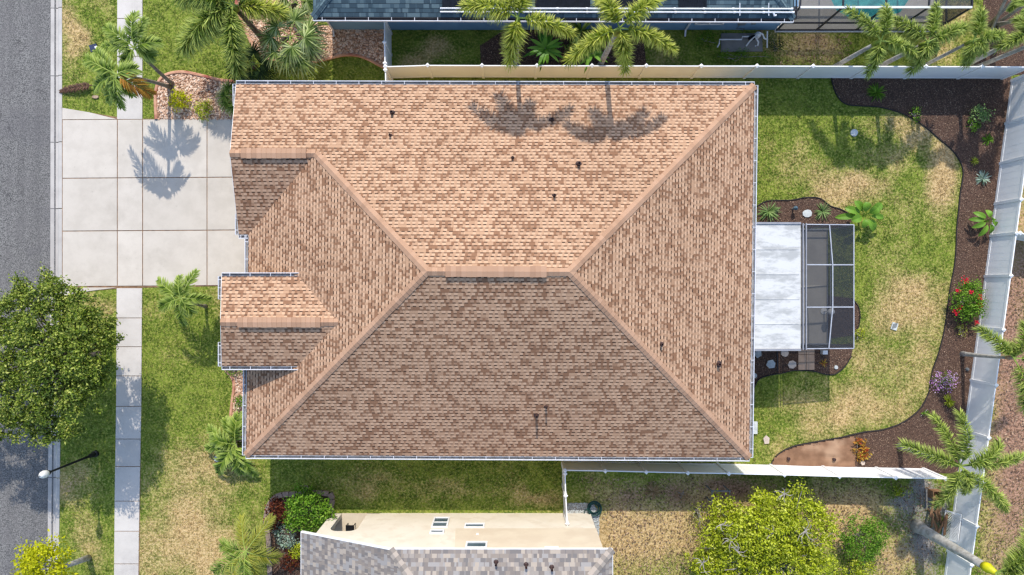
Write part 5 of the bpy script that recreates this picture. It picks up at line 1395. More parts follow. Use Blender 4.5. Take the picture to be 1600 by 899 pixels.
def street_tree():
    h = 5.2
    c = P(76, 566, 3.9); b = Vector((c.x + 0.35, c.y + 0.1, 0))
    root = thing('street_tree', 'large dense dark green tree hanging over the street and sidewalk', 'tree', b)
    top = Vector((b.x, b.y, 2.1))
    mb = MB(); mb.tube([b - Vector((0, 0, .1)), b.lerp(top, .5) + Vector((.05, -.04, 0)), top], [0.20, 0.15, 0.13], 12); mb.build('trunk', M['bark'], root, smooth=True)
    cr = MB(); cc = []
    subs = ((28, 486, .85, 4.4), (72, 466, .8, 4.6), (115, 478, .85, 4.5), (152, 500, .7, 4.1), (8, 530, .9, 4.3), (55, 520, 1.0, 5.0), (104, 526, 1.0, 5.1), (150, 540, .85, 4.4), (20, 586, .9, 4.5), (70, 574, 1.05, 5.2), (122, 580, .95, 4.9), (158, 588, .6, 4.0),
            (4, 634, .85, 4.0), (50, 630, .9, 4.7), (96, 632, .9, 4.7), (136, 622, .75, 4.3), (66, 668, .7, 4.1), (100, 668, .6, 4.0), (30, 664, .6, 3.9), (-10, 580, .9, 4.2), (84, 446, .5, 4.0), (40, 452, .5, 4.0), (170, 530, .45, 3.9), (-40, 516, .9, 4.4), (-46, 600, 1.0, 4.6), (-92, 556, .9, 4.2), (-60, 650, .9, 4.1), (-88, 490, .8, 4.0), (-30, 470, .8, 4.1), (-104, 620, .8, 4.0), (-20, 672, .7, 4.0))
    for k, (px, py, r, z) in enumerate(subs):
        cc += list(leaves_cloud(cr, P(px, py, z), (r, r, r * 0.6), int(32 * r * r) + 8, 66, 0.125, 0.13, 0.35, seed=100 + k, irregular=0.45))
    c2 = leaves_cloud(cr, P(40, 566, 4.0), (3.5, 3.2, 0.9), 60, 40, 0.14, 0.15, 0.3, seed=12, irregular=0.25)
    br = MB(); branch_set(br, top, [tuple(q) for q in cc[::9]], 0.055, 0.010)
    br.build('limbs', M['bark'], root)
    cr.build('crown', M['oak'], root)
street_tree()

def yellow_tree():
    b = P(138, 872); top = P(104, 884, 2.4); c = P(72, 880, 3.4)
    root = thing('yellow_tree', 'bright yellow green tree by the kerb at the lower corner', 'tree', b)
    mb = MB(); mb.tube([b - Vector((0, 0, .1)), b.lerp(top, .5), top], [0.16, 0.13, 0.11], 10); mb.build('trunk', M['trunk_pale'], root, smooth=True)
    cr = MB(); cc = leaves_cloud(cr, c, (1.1, 1.05, 0.8), 80, 36, 0.15, 0.17, 0.3, seed=21, irregular=0.28)
    br = MB(); branch_set(br, top, [tuple(q) for q in cc[::5]], 0.04, 0.010); br.build('limbs', M['twig'], root)
    cr.build('crown', M['yellow_tree'], root)
yellow_tree()

def shrub(name, label, cat, px, py, r, h, mat, leaf=0.08, ncl=40, per=26, cl=0.11, twigs=8, seed=0, group=None, twig='twig', shell=0.3, ell=None, irr=0.25, blossoms=None):
    b = P(px, py, 0); c = Vector(P(px, py, h * 0.55))
    b = Vector((c.x, c.y, 0))
    root = thing(name, label, cat, b, group)
    rx, ry = ell or (r, r)
    cr = MB(); cc = leaves_cloud(cr, c, (rx, ry, h * 0.45), ncl, per, leaf, cl, shell, seed=seed + 50, irregular=irr)
    br = MB(); branch_set(br, b, [tuple(q) for q in cc[::max(1, ncl // twigs)]], 0.02, 0.006, seed=seed)
    br.build('branches', M[twig], root); cr.build('foliage', M[mat], root)
    if blossoms:
        fmat, pts, n, fr = blossoms
        r_ = np.random.default_rng(seed + 9)
        for (fx, fy, fz, cr_) in pts:
            mb = MB(); q = np.array(P(fx, fy, fz)); p = q + r_.normal(0, 1, (n, 3)) * cr_ * np.array([1, 1, .5])
            az = r_.uniform(0, 6.28, n); d = norm(np.stack([np.cos(az), np.sin(az), r_.uniform(0, .6, n)], 1)); sd = norm(np.stack([-np.sin(az), np.cos(az), r_.normal(0, .3, n)], 1))
            mb.kites(p, d, sd, fr * r_.uniform(.7, 1.2, n), fr * .7, 0.5)
            mb.build('blossom', M[fmat], root)
    return root

def big_bush():
    b = P(1190, 850); root = thing('tree', 'sprawling lime green bush with bare grey branches in the dry yard', 'tree', b)
    cr = MB(); C_ = []
    for i, (px, py, z, rx, ry, rz, n) in enumerate(((1190, 830, 1.9, 1.7, 1.5, .7, 170), (1250, 820, 1.8, 1.5, 1.6, .7, 140), (1140, 850, 1.5, 1.4, 1.3, .6, 100), (1230, 880, 1.7, 1.9, 1.2, .7, 130), (1110, 880, 1.2, 1.1, 1.0, .5, 60), (1130, 800, 1.1, 0.9, 0.8, .4, 36), (1210, 790, 1.6, 1.3, .7, .5, 60), (1180, 915, 1.4, 2.6, .9, .6, 110))):
        cc = leaves_cloud(cr, P(px, py, z), (rx, ry, rz), int(n * 1.3), 28, 0.135, 0.13, 0.30, seed=30 + i, irregular=0.35); C_ += [tuple(q) for q in cc[::6]]
    mb = MB(); st = [b + Vector((dx, dy, 0)) for dx, dy in ((0, 0), (.5, .2), (-.6, .1), (-.2, -.5))]
    for i, s_ in enumerate(st): mb.tube([s_ - Vector((0, 0, .1)), s_ + Vector((.1 * i - .2, .1, .6))], [0.09, 0.07], 8)
    mb.build('trunk', M['twig'], root)
    br = MB()
    for i, q in enumerate(C_): branch_set(br, st[i % 4] + Vector((.1 * (i % 4) - .2, .1, .55)), [q], 0.04, 0.009, seed=i)
    # bare branch tangles that stand clear of the leaves
    for k, (px, py) in enumerate(((1126, 820), (1143, 845), (1152, 862), (1258, 830), (1098, 880), (1205, 835), (1226, 772))):
        o = P(px, py, 2.45)
        for j in range(7):
            a = random.uniform(0, 6.28); l = random.uniform(.25, .6)
            br.tube([o, o + Vector((math.cos(a) * l * .6, math.sin(a) * l * .6, .08)), o + Vector((math.cos(a + .3) * l, math.sin(a + .3) * l, .1))], [.022, .016, .007], 5)
    br.build('branches', M['twig'], root); cr.build('crown', M['lime'], root)
big_bush()
shrub('shrub', 'bright green round shrub beside the lime green bush', 'shrub', 1350, 842, 1.1, 1.3, 'bright', 0.10, 110, 32, 0.13, 10, 1)
shrub('shrub', 'yellow green shrub on bare ground below the round green shrub', 'shrub', 1336, 896, 0.9, 1.0, 'lime', 0.11, 50, 26, 0.13, 10, 2)
shrub('shrub', 'sparse weedy shrub beside the grey metal frame', 'shrub', 1092, 800, 0.55, 1.0, 'lime', 0.08, 22, 14, 0.14, 10, 3, irr=0.4, ell=(0.45, 1.1))
shrub('shrub', 'tiny green weed in the fence shade of the dry yard', 'shrub', 1408, 768, 0.36, 0.4, 'lime', 0.08, 16, 16, 0.07, 5, 4, ell=(0.45, 0.22))
shrub('shrub', 'wilted weed patch beside the fence post in the dry yard', 'shrub', 1066, 775, 0.4, 0.4, 'drygrass', 0.07, 20, 16, 0.09, 6, 5)
shrub('shrub', 'yellow green shrub nearest the palm pair in the driveway pebble bed', 'shrub', 280, 157, 0.48, 0.6, 'yellow_tree', 0.11, 30, 22, 0.09, 6, 6)
shrub('shrub', 'green shrub second from the palm pair in the driveway pebble bed', 'shrub', 320, 170, 0.42, 0.5, 'lime', 0.10, 26, 20, 0.09, 6, 7)
shrub('shrub', 'withered brown plant in the driveway pebble bed', 'shrub', 322, 139, 0.36, 0.35, 'redleaf', 0.07, 14, 10, 0.09, 6, 8)
shrub('shrub', 'dark red leaved shrub at the corner of the lower mulch bed', 'shrub', 432, 801, 0.62, 0.7, 'redleaf', 0.12, 44, 22, 0.11, 8, 9, ell=(0.5, 0.7))
shrub('shrub', 'big bright green shrub spilling over the stone edging', 'shrub', 481, 798, 1.1, 1.3, 'bright', 0.14, 90, 28, 0.13, 10, 10, ell=(1.15, 1.0))
shrub('shrub', 'bright green tuft rising over the stone edging', 'shrub', 474, 764, 0.36, 1.1, 'bright', 0.14, 14, 20, 0.11, 5, 11)
shrub('shrub', 'silvery white leaved shrub in the lower mulch bed', 'shrub', 449, 842, 0.5, 0.6, 'ivory', 0.10, 26, 20, 0.10, 7, 12)
shrub('shrub', 'light green shrub at the edge of the grey roof', 'shrub', 464, 862, 0.42, 0.6, 'lime', 0.12, 20, 18, 0.1, 6, 13)
shrub('shrub', 'orange and red leaved plant low in the lower mulch bed', 'shrub', 452, 878, 0.42, 0.5, 'redleaf', 0.12, 24, 16, 0.1, 6, 14)
shrub('shrub', 'dark green shrub in the narrow front wall bed below the entry roof', 'shrub', 366, 576, 0.42, 0.5, 'bright', 0.09, 22, 18, 0.09, 6, 15, ell=(0.55, 0.3))
shrub('shrub', 'small round shrub against the front wall gutter', 'shrub', 376, 627, 0.30, 0.5, 'bright', 0.09, 16, 18, 0.08, 5, 16)
shrub('flower_bush', 'rose bush with large red blooms on the back mulch bed', 'flower bush', 1513, 469, 0.85, 1.1, 'bright', 0.10, 110, 26, 0.12, 12, 17, ell=(0.75, 0.95),
      blossoms=('flower_red', ((1508, 438, 1.0, .07), (1531, 464, 1.0, .06), (1531, 478, .9, .06), (1500, 480, .8, .05), (1494, 488, .7, .05), (1497, 455, .9, .06), (1518, 456, 1.1, .05), (1526, 504, .6, .03)), 24, 0.09))
shrub('flower_bush', 'mound of pink and white flowers on the back mulch bed', 'flower bush', 1475, 596, 0.6, 0.4, 'weed', 0.06, 40, 16, 0.08, 8, 18, ell=(0.58, 0.46),
      blossoms=('flower_pink', tuple((1475 + 17 * math.cos(a) * q, 596 + 13 * math.sin(a) * q, 0.42 - 0.12 * q, .12) for q, a in ((0, 0), (.6, .5), (.6, 2.2), (.6, 4.0), (.6, 5.3), (1, .2), (1, 1.2), (1, 2.2), (1, 3.1), (1, 4.1), (1, 5.1), (1, 5.8))), 26, 0.06))
shrub('shrub', 'young light green shrub at the top of the back mulch bed', 'shrub', 1531, 178, 0.42, 0.6, 'agave', 0.12, 24, 16, 0.1, 6, 19)
shrub('shrub', 'small green shrub just below the light green shrub on mulch', 'shrub', 1521, 199, 0.26, 0.4, 'bright', 0.1, 12, 14, 0.07, 5, 20)
shrub('shrub', 'weed clump at the mulch edge near the round lawn cover', 'shrub', 1431, 180, 0.26, 0.4, 'bright', 0.1, 10, 14, 0.08, 5, 21, ell=(0.2, 0.32))
shrub('shrub', 'sprig at the mulch edge below the pink flowers', 'shrub', 1446, 646, 0.16, 0.25, 'bright', 0.07, 8, 12, 0.05, 4, 22)
shrub('shrub', 'thin wilting rose stem with yellow leaves below the rose bush', 'shrub', 1502, 515, 0.28, 0.35, 'palm_yellow', 0.08, 12, 10, 0.08, 6, 23)
shrub('croton', 'yellow and red croton at the edge of the brown fabric', 'shrub', 1344, 705, 0.36, 0.4, 'croton', 0.15, 22, 12, 0.08, 5, 24, ell=(0.34, 0.55))
shrub('shrub', 'green sprig at the end corner of the patio enclosure', 'shrub', 1342, 521, 0.22, 0.25, 'lime', 0.08, 12, 12, 0.07, 4, 25, ell=(0.25, 0.15))
shrub('shrub', 'loose green shrub behind the fence between the two foxtail palms', 'shrub', 905, 72, 0.8, 1.5, 'palm_green', 0.16, 40, 18, 0.14, 8, 26, ell=(0.9, 0.6))
shrub('shrub', 'green weeds along the concrete pad below the blue wall', 'shrub', 1160, 88, 0.8, 0.35, 'bright', 0.08, 40, 16, 0.1, 8, 27, ell=(1.4, 0.3))
shrub('shrub', 'leafy weeds beside the downspout of the blue wall', 'shrub', 1105, 62, 0.5, 0.35, 'bright', 0.08, 26, 16, 0.1, 6, 28, ell=(0.6, 0.35))
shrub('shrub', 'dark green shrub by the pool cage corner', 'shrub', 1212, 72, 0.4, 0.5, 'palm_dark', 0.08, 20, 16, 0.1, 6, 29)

def rosette(name, label, cat, px, py, n, L, Wd, mat, el=(0.1, 1.1), droop=0.35, z0=0.05, group=None, stem=0.0, seed=0, seg=4):
    """strap leaves springing from one point"""
    b = P(px, py, z0 + stem); b.z = 0; r = np.random.default_rng(seed + 77)
    root = thing(name, label, cat, b, group)
    az = r.uniform(0, 6.28, n); e = r.uniform(el[0], el[1], n)
    d = np.stack([np.cos(az) * np.cos(e), np.sin(az) * np.cos(e), np.sin(e)], 1); sd = np.stack([-np.sin(az), np.cos(az), r.normal(0, .15, n)], 1)
    base = np.array([b.x, b.y, z0 + stem]) + d * 0.03
    if stem > 0: mb = MB(); mb.tube([b, b + Vector((0, 0, z0 + stem))], [0.05, 0.04], 7); mb.build('stem', M['trunk'], root)
    mb = MB(); mb.blades(base, d, sd, L * r.uniform(.75, 1.1, n), Wd, droop * r.uniform(.5, 1.4, n), 0, seg)
    mb.build('leaves', M[mat], root)
    return root
rosette('grass_clump', 'round tuft of strap leaves near the top of the back mulch', 'plant', 1369, 145, 70, 0.55, 0.04, 'bright', seed=1)
rosette('agave', 'spiky pale green rosette beside the house in the small patio bed', 'plant', 1200, 331, 60, 0.68, 0.05, 'agave', seed=2)
rosette('agave', 'thin spiky rosette between stepping stone and banana plant', 'plant', 1285, 331, 50, 0.55, 0.035, 'agave', seed=3)
rosette('spider_plant', 'small yellow tinted spiky plant high on the back mulch bed', 'plant', 1543, 219, 34, 0.34, 0.04, 'bright', seed=4)
rosette('spider_plant', 'tiny green spiky plant beside the variegated one on mulch', 'plant', 1522, 252, 22, 0.26, 0.035, 'lime', seed=5)
rosette('bromeliad', 'variegated whitish green rosette on the back mulch bed', 'plant', 1535, 279, 36, 0.45, 0.06, 'ivory', seed=6)
rosette('daylily', 'yellow green grassy clump under the pink flower mound', 'plant', 1482, 627, 50, 0.36, 0.04, 'lime', seed=7)
rosette('daylily', 'small bronze spiky plant beside the tan pavers', 'plant', 1286, 568, 18, 0.26, 0.03, 'croton', seed=8)
rosette('fern_clump', 'dried brown grass clump by the white fence in the dry yard', 'plant', 1020, 768, 70, 0.55, 0.03, 'drygrass', seed=9, el=(0.1, 0.8))
rosette('tropical_plant', 'bright green star shaped plant behind the long fence', 'plant', 852, 76, 34, 1.05, 0.17, 'broad', el=(0.2, 0.9), droop=0.5, stem=1.75, seed=10)
rosette('tropical_plant', 'second green star shaped plant half under the large foxtail', 'plant', 925, 84, 24, 0.9, 0.15, 'broad', el=(0.2, 0.9), droop=0.5, stem=1.6, seed=11)
rosette('grass_clump', 'grey green grass tuft in the shade of the lower mulch bed', 'plant', 436, 826, 40, 0.45, 0.03, 'ivory', seed=12)
rosette('yucca', 'green spiky plant rising in front of the blue wall', 'plant', 908, 48, 26, 1.0, 0.10, 'palm_green', el=(0.3, 1.1), droop=0.4, stem=1.8, seed=13)

def banana(label, px, py, leaves, mat='broad', z=0.7):
    b = P(px, py, 0); root = thing('banana_plant', label, 'plant', b)
    mb = MB(); mb.tube([b - Vector((0, 0, .05)), b + Vector((0, 0, z * .7))], [0.07, 0.05], 8); mb.build('stem', M['shaft'], root)
    for (tx, ty, tz, w) in leaves:
        a = np.array([b.x, b.y, z * .7]); c = np.array(P(tx, ty, tz)); mid = (a + c) / 2 + np.array([0, 0, 0.45])
        n = 12; ts = np.linspace(0, 1, n); p = bez(a, mid, c, ts)
        tg = norm(np.gradient(p, axis=0)); s_ = norm(np.cross(tg, np.array([0, 0, 1.0])))
        prof = np.where(ts < 0.3, 0.06, np.sin(np.pi * np.clip((ts - 0.28) / 0.74, 0, 1)) ** 0.6); prof[-1] = 0.02
        vs = []
        for i in range(n):
            vs += [p[i] - s_[i] * w * prof[i] + np.array([0, 0, w * .25 * prof[i]]), p[i], p[i] + s_[i] * w * prof[i] + np.array([0, 0, w * .25 * prof[i]])]
        fs = [(i * 3 + k, i * 3 + k + 1, i * 3 + 4 + k, i * 3 + 3 + k) for i in range(n - 1) for k in range(2)]
        mb = MB(); mb.add(vs, fs); mb.build('leaf', M[mat], root)
banana('banana plant with broad glossy leaves at the corner of the screen enclosure', 1341, 339, [(1304, 340, .5, .16), (1320, 325, .8, .18), (1352, 316, 1.0, .22), (1378, 318, .9, .2), (1381, 340, .7, .14), (1366, 361, .5, .2), (1348, 357, .6, .16), (1330, 345, .9, .2), (1372, 325, 1.1, .22), (1335, 314, .9, .18)])
banana('broad leaved green plant close to the slanting fence', 1533, 347, [(1513, 343, .4, .12), (1520, 332, .5, .13), (1540, 328, .6, .14), (1550, 340, .6, .15), (1556, 354, .5, .12), (1546, 366, .4, .12), (1528, 370, .4, .13), (1518, 356, .5, .13), (1553, 347, .7, .12)])

# ------------------------------------------------------------------ SMALL THINGS
def street_lamp():
    b = P(150, 709); hx = P(68, 741, 3.9)
    root = thing('street_lamp', 'black street lamp post with a pale round globe beside the kerb', 'street lamp', b)
    d = Vector((b.x, b.y, 0))
    mb = MB(); mb.lathe([(0.17, 0), (0.17, 0.12), (0.12, 0.18), (0.10, 0.5), (0.065, 0.6)], d, 14); mb.build('base', M['black_metal'], root)
    mb = MB(); mb.tube([d + Vector((0, 0, .55)), d + Vector((0, 0, 3.45))], [0.062, 0.045], 12); mb.build('pole', M['black_metal'], root)
    mb = MB(); mb.lathe([(0.05, 3.4), (0.09, 3.46), (0.11, 3.55), (0.12, 3.6), (0.08, 3.62)], d, 14); mb.build('collar', M['black_metal'], root)
    mb = MB(); mb.lathe([(0.11, 3.6), (0.155, 3.70), (0.175, 3.82), (0.15, 3.96), (0.09, 4.06), (0.03, 4.10)], d, 20); mb.build('lamp_globe', M['lamp_glass'], root, smooth=True)
    mb = MB(); mb.lathe([(0.035, 4.09), (0.02, 4.13), (0.005, 4.17)], d, 10); mb.build('finial', M['grey_metal'], root)
M['lamp_glass'] = noisy('white_lamp_globe', C(224, 222, 214), C(204, 202, 196), 12, 0.25, 0, 0.5)
street_lamp()

def hose():
    c = P(928, 793); root = thing('garden_hose', 'dark green garden hose coiled on the gravel at the house corner', 'hose', c)
    mb = MB(); pts = []
    for k in range(150):
        t = k / 149; a = t * 2 * math.pi * 6.5; r = 0.20 + 0.19 * (0.5 + 0.5 * math.sin(t * 23)) * (0.6 + 0.4 * t)
        pts.append((c.x + r * math.cos(a), c.y + r * math.sin(a), 0.05 + 0.16 * t + 0.02 * math.sin(a * 1.7)))
    pts += [(c.x - 0.45, c.y - 0.1, 0.1), (c.x - 0.52, c.y - 0.35, 0.06), (c.x - 0.5, c.y - 0.5, 0.05)]
    mb.tube(pts, 0.024, 7); mb.build('coil', M['green_plastic'], root, smooth=True)
hose()

def metal_frame():
    a, b = P(1112, 777), P(1140, 777); root = thing('garden_rack', 'bare grey metal frame standing beside the lime green bush', 'frame', a)
    z = 0.95; y = P(1125, 768, z).y
    mb = MB()
    for px in (1112.5, 1140): q = P(px, 763, z); mb.beam((q.x, y - 0.55, z), (q.x, y, z), .05, .05); mb.beam((q.x, y, 0), (q.x, y, z), .05, .05, up=(1, 0, 0)); mb.beam((q.x, y - .55, 0), (q.x, y - .55, z), .05, .05, up=(1, 0, 0))
    mb.beam((P(1111, 763, z).x, y + .02, z + .002), (P(1141.5, 763, z).x, y + .02, z + .002), .05, .055); mb.build('tubes', M['grey_metal'], root)
metal_frame()

def wood_and_lattice():
    names = [((1459, 766), (1459, 785), .06, 'fallen grey board leaning at the fence corner'), ]
    r = random.Random(5)
    c0 = P(1468, 806)
    for i in range(13):
        px, py = 1466 + r.uniform(-9, 12), 806 + r.uniform(-16, 18); a = r.uniform(1.1, 2.3); L = r.uniform(.5, 1.1)
        p = P(px, py, .05 + .035 * i); d = Vector((math.cos(a), math.sin(a), r.uniform(-.1, .1))) * L / 2
        mb = MB(); mb.beam(p - d, p + d, r.uniform(.06, .12), .035)
        o = mb.build('wood_scrap', M['wood'], loc=p); tag(o, 'weathered brown wood scrap in the heap beside the lattice', 'wood scrap', 'wood scraps heaped by the fence')
    # white lattice leaning on the fence
    a, b = gb(796), gb(838); root = thing('lattice_panel', 'white diamond lattice panel leaning on the slanting fence', 'lattice', a)
    d = (b - a); L = d.length; d.normalize(); n = Vector((-1, -0.13, 0)).normalized(); off = n * 0.30
    def q(s_, t_): return a + off * (1 - t_) + n * 0.10 + d * s_ + Vector((0, 0, 0.75 * t_ + .03))
    mb = MB(); st = 0.13
    k = -1.0
    while k < L + 1.0:
        for sg in (1, -1):
            s0, s1 = (k, k + 1.0) if sg > 0 else (k + 1.0, k); t0, t1 = 0.0, 1.0
            def clip(s0, t0, s1, t1):
                P_ = [(s0, t0), (s1, t1)]
                out = []
                for lim, lo in ((0, True), (L, False)):
                    for i in (0, 1):
                        j = 1 - i; x, y = P_[i]; x2, y2 = P_[j]
                        if (lo and x < lim) or (not lo and x > lim):
                            if x2 == x or (lo and x2 < lim) or (not lo and x2 > lim): return None
                            f = (lim - x) / (x2 - x); P_[i] = (lim, y + (y2 - y) * f)
                return P_
            cpt = clip(s0, t0, s1, t1)
            if cpt and abs(cpt[0][1] - cpt[1][1]) > .03: mb.beam(q(*cpt[0]) + n * (.006 * sg), q(*cpt[1]) + n * (.006 * sg), .022, .008, up=tuple(n))
        k += st
    mb.build('slats', M['vinyl'], root)
    mb = MB()
    for (s0, t0, s1, t1) in ((0, 0, L, 0), (0, 1, L, 1), (0, 0, 0, 1), (L, 0, L, 1)): mb.beam(q(s0, t0), q(s1, t1), .05, .03, up=tuple(n))
    mb.build('frame', M['vinyl'], root)
    # old cabinet-like crate in the shade
    c = P(1463, 773, .3); ro = thing('wooden_crate', 'rusty brown open crate in the shade of the palm crown', 'crate', (c.x, c.y, 0))
    mb = MB()
    mb.box((c.x, c.y, .03), (.5, .4, .04)); mb.box((c.x - .25, c.y, .27), (.03, .4, .44)); mb.box((c.x + .25, c.y, .27), (.03, .4, .44)); mb.box((c.x, c.y - .2, .27), (.47, .03, .44)); mb.box((c.x, c.y + .2, .27), (.47, .03, .44))
    mb.build('box', M['wood'], ro)
    mb = MB(); mb.beam((c.x - .36, c.y + .3, .05), (c.x - .38, c.y - .75, .05), .05, .04); o = mb.build('metal_bar', M['grey_metal'], loc=(c.x - .37, c.y - .2, 0.05)); tag(o, 'thin grey bar on the ash beside the crate', 'metal bar')
wood_and_lattice()

def landscape_fabric():
    poly = [(1206, 726), (1208, 716), (1220, 707), (1240, 699), (1275, 692), (1310, 686), (1334, 682), (1338, 700), (1335, 716), (1336, 731), (1210, 728)]
    pts = G(poly); xy = [(p.x, p.y) for p in pts]
    x0, x1 = min(p[0] for p in xy), max(p[0] for p in xy); y0, y1 = min(p[1] for p in xy), max(p[1] for p in xy)
    mb = MB(); nx, ny = 60, 24; xs = np.linspace(x0, x1, nx); ys = np.linspace(y0, y1, ny); X, Y = np.meshgrid(xs, ys, indexing='ij')
    Z = 0.06 + 0.08 * (vnoise(X + Y * .4, Y * 2.2, 2.2, 40) - .3) + 0.02 * (vnoise(X, Y, 5, 41) - .5)
    v = np.stack([X, Y, Z], -1).reshape(-1, 3); i = np.arange(nx - 1)[:, None] * ny + np.arange(ny - 1)[None, :]
    f = np.stack([i, i + ny, i + ny + 1, i + 1], -1).reshape(-1, 4)
    cx_, cy_ = v[f].mean(1)[:, 0], v[f].mean(1)[:, 1]; f = f[inpoly(cx_, cy_, xy)]
    mb.addarr(v, f); c = P(1270, 708)
    o = mb.build('landscape_fabric', M['fabric'], loc=c); tag(o, 'wrinkled brown landscape fabric spread by the white fence', 'fabric sheet')
landscape_fabric()

def slab(name, label, cat, px, py, r, mat, h=0.06, n=8, sq=1.0, rot=0.3, z=0.02, group=None, pw=2):
    c = P(px, py); poly = []
    for k in range(n):
        a = 2 * math.pi * k / n + rot; rr = r * random.uniform(.92, 1.06)
        poly.append((c.x + rr * math.cos(a), c.y + rr * sq * math.sin(a)))
    mb = MB(); mb.prism(poly, 0, z + h); o = mb.build(name, M[mat], loc=c); return tag(o, label, cat, group)
SG = 'stepping stones by the patio'
slab('stepping_stone', 'pale square stepping stone nearest the house wall', 'stepping stone', 1183.5, 553, .21, 'stone_white', .06, 5, 1, .8, group=SG)
slab('stepping_stone', 'pale stone with a dark spot below the square one', 'stepping stone', 1204, 569, .24, 'stone_white', .06, 6, .95, .2, group=SG)
slab('stepping_stone', 'round tan stepping stone touching the enclosure wall', 'stepping stone', 1225.5, 551.5, .20, 'stone_tan', .06, 9, 1, 0, group=SG)
slab('stepping_stone', 'rounded tan stone beside the tan pavers', 'stepping stone', 1237, 569.5, .22, 'stone_tan', .06, 7, 1, .5, group=SG)
slab('stepping_stone', 'grey round stone between the two spiky rosettes', 'stepping stone', 1260.5, 334, .23, 'stone_white', .06, 9, .9, .1, group=SG)
slab('stone', 'small white stone at the rim of the patio bed', 'stone', 1305.5, 574, .10, 'stone_white', .07, 6)
slab('stone', 'half hidden pale ring by the gutter in the patio bed', 'stone', 1178.5, 587, .13, 'stone_white', .04, 8)
slab('stone', 'pale flat stone lying on the back lawn', 'stone', 1197, 687, .17, 'stone_tan', .05, 5, 1.4, .4)
slab('stone', 'pale stone below the croton on the mulch', 'stone', 1347, 723, .12, 'stone_tan', .08, 6)
slab('stone', 'grey boulder beside the young palm at the house corner', 'stone', 341, 716, .16, 'stone_white', .14, 7)
slab('stone', 'pink rock at the garage corner above the gutter', 'stone', 390, 124, .16, 'stone_tan', .2, 7)
slab('access_cover', 'round white cover set into the back lawn', 'cover', 1334, 208, .19, 'stone_white', .03, 12, 1, 0)
slab('light_base', 'small white box by the patio enclosure wall', 'box', 1285, 550, .17, 'white_metal', .3, 4, .8, .78)
slab('splash_block', 'white block on the ground under the house gutter', 'block', 1178, 668, .2, 'stone_white', .1, 4, 2.2, .78)
slab('palm_sheath', 'dry fallen palm sheath on the grass verge', 'palm sheath', 150, 152, .17, 'dead_shaft', .05, 7, .5, .6)

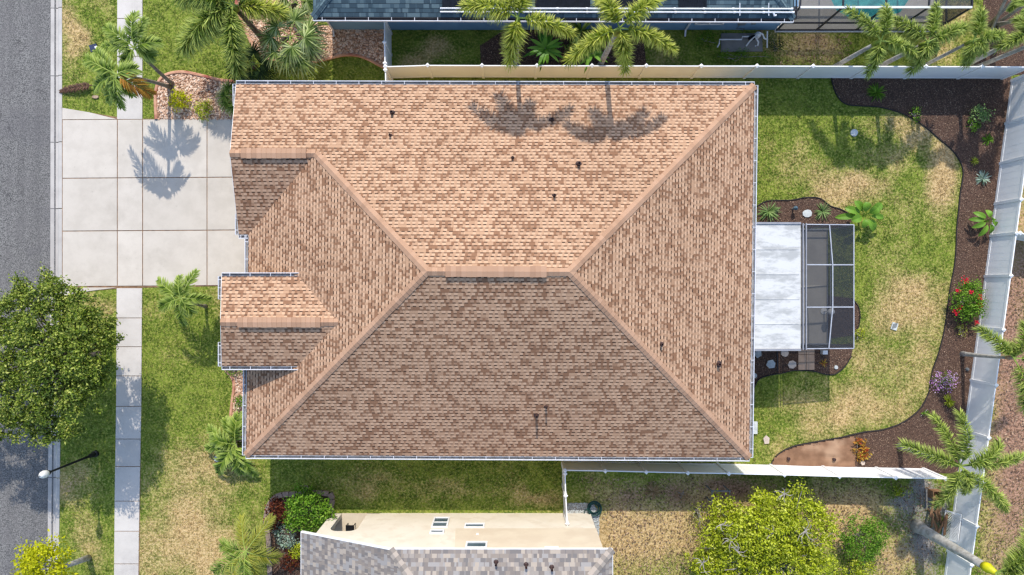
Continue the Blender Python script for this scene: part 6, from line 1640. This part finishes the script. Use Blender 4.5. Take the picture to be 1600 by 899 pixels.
def small_things():
    # lawn drain
    c = P(1397, 510); root = thing('drain_grate', 'pale green grate box set in the back lawn', 'drain', c)
    mb = MB(); mb.box((c.x, c.y, .02), (.3, .36, .06), -.3); mb.build('frame', M['stone_white'], root)
    mb = MB()
    for k in range(4): mb.box((c.x - .09 + .06 * k, c.y + .02 * k, .056), (.03, .26, .02), -.3)
    mb.build('bars', M['grey_metal'], root)
    # meter lid
    c = P(148, 76); root = thing('meter_box', 'dark blue and white utility box lid on the grass verge', 'utility box', c)
    mb = MB(); mb.box((c.x, c.y, .05), (.36, .34, .14), .3); mb.build('lid', M['blue_lid'], root)
    mb = MB(); mb.box((c.x + .14, c.y + .02, .13), (.12, .1, .03), .3); mb.build('reader', M['white_plastic'], root)
    # lantern
    c = P(1238, 327); root = thing('garden_lantern', 'small blue grey lantern standing on the mulch beside the stepping stone', 'lantern', c)
    mb = MB(); mb.lathe([(.07, 0), (.05, .05), (.03, .08), (.03, .3)], (c.x, c.y, 0), 8); mb.build('stand', M['grey_metal'], root)
    mb = MB(); mb.lathe([(.03, .28), (.09, .3), (.09, .42), (.12, .43), (.01, .54)], (c.x, c.y, 0), 6); mb.build('lamp_head', M['blue_lid2'], root)
    # landscape spot beside the palm pair
    c = P(396, 39); root = thing('garden_light', 'tiny black garden light in the pebble bed under the foxtail', 'garden light', c)
    mb = MB(); mb.lathe([(.02, 0), (.02, .2), (.09, .22), (.1, .32), (.06, .36)], (c.x, c.y, 0), 10); mb.build('lamp_head', M['black_metal'], root)
    for (px, py, lb) in ((1230, 716, 'brown pot stake on the fabric near its pointed end'), (1301, 717, 'dark drip emitter on the fabric near the croton')):
        c = P(px, py); mb = MB(); mb.lathe([(.06, 0), (.07, .12), (.09, .16), (.05, .2)], (c.x, c.y, .04), 9); o = mb.build('garden_stake', M['lead'], loc=c); tag(o, lb, 'garden stake')
    c = P(1510, 577); mb = MB(); mb.lathe([(.09, 0), (.09, .1), (.05, .16)], (c.x, c.y, 0), 9); o = mb.build('garden_light', M['grey_metal'], loc=c); tag(o, 'small grey garden light on mulch near the thin leaning palm', 'garden light')
    # pipe across the patio bed
    mb = MB(); mb.tube([P(1214, 545, .06), P(1215, 580, .06)], .025, 6); o = mb.build('drain_pipe', M['dark_frame'], loc=P(1214, 562)); tag(o, 'thin dark pipe crossing the stepping stone bed', 'pipe')
    # pavers at the enclosure door
    x = [1246.5, 1259, 1272]; y = [544, 554, 566, 578]; k_ = 0
    words_ = {(0, 0): 'tan paver at the enclosure door, house side', (1, 0): 'tan paver at the enclosure door, garden side', (0, 1): 'middle tan paver of the path, house side', (1, 1): 'middle tan paver of the path, garden side', (0, 2): 'tan paver at the lawn end of the path, house side', (1, 2): 'tan paver at the lawn end of the path, garden side'}
    for i in range(2):
        for j in range(3):
            a, b = P(x[i] + .3, y[j] + .3), P(x[i + 1] - .3, y[j + 1] - .3); mb = MB(); mb.prism([(a.x, a.y), (b.x, a.y), (b.x, b.y), (a.x, b.y)], 0, .065 + .004 * i)
            o = mb.build('paver', M['paver_tan'], loc=((a.x + b.x) / 2, (a.y + b.y) / 2, 0)); tag(o, words_[(i, j)], 'paver', 'pavers at the patio door')
    # stone blocks edging the lower bed
    ring = [q for q in spline(BED_LOWER[1:8], 8)]
    acc = 0; last = None; n = 0
    def blk(p, d):
        mb = MB(); mb.box((p.x, p.y, .06), (.30, .24, .2), math.atan2(d.y, d.x)); o = mb.build('edging_block', M['paver'], loc=(p.x, p.y, 0)); tag(o, 'brownish stone block in the edging of the lower mulch bed', 'edging block', 'stone blocks edging the lower mulch bed')
    pts = [P(float(q[0]), float(q[1])) for q in ring]
    pts = [P(424, 930), P(423, 900), P(422, 870)] + pts
    d_acc = 0
    for a, b in zip(pts[:-1], pts[1:]):
        L = (b - a).length; t = -d_acc
        while t + .33 <= L:
            t += .33; blk(a.lerp(b, t / L), (b - a))
        d_acc = L - t
M['blue_lid'] = noisy('dark_blue_lid', C(40, 46, 70), C(52, 60, 84), 5, 0.5)
M['blue_lid2'] = noisy('blue_grey_metal', C(90, 112, 124), C(70, 92, 106), 8, 0.5, 0.3)
small_things()
fm = frond_mesh('pinnate', P(148, 133, 0.15), P(94, 143, 0.08), 0.12, 0.30, 30, 6, 0.035)
tag(fm.build('fallen_frond', [M['palm_brown'], M['rachis_brown']], loc=P(120, 138)), 'dry brown palm frond lying across the verge and kerb', 'palm frond')

M['litter'] = leafy('fallen_leaf', g((70, 52, 40), (110, 84, 62), (150, 120, 92), (186, 158, 130)), trans=0.0)
YARD = [(895, 745), (1480, 752), (1440, 960), (960, 960), (960, 870), (935, 790)]
BEYOND = [(1560, 430), (1640, 430), (1640, 960), (1500, 960)]
STRIP = [(1215, 56), (1330, 56), (1330, 112), (1215, 112)]
chips('leaf_litter', [YARD, BEYOND, STRIP], 55, M['litter'], 'dry brown leaf litter scattered over the bare yards', 'leaf litter', L=(0.06, 0.16), Wd=(0.03, 0.07), z=0.05)
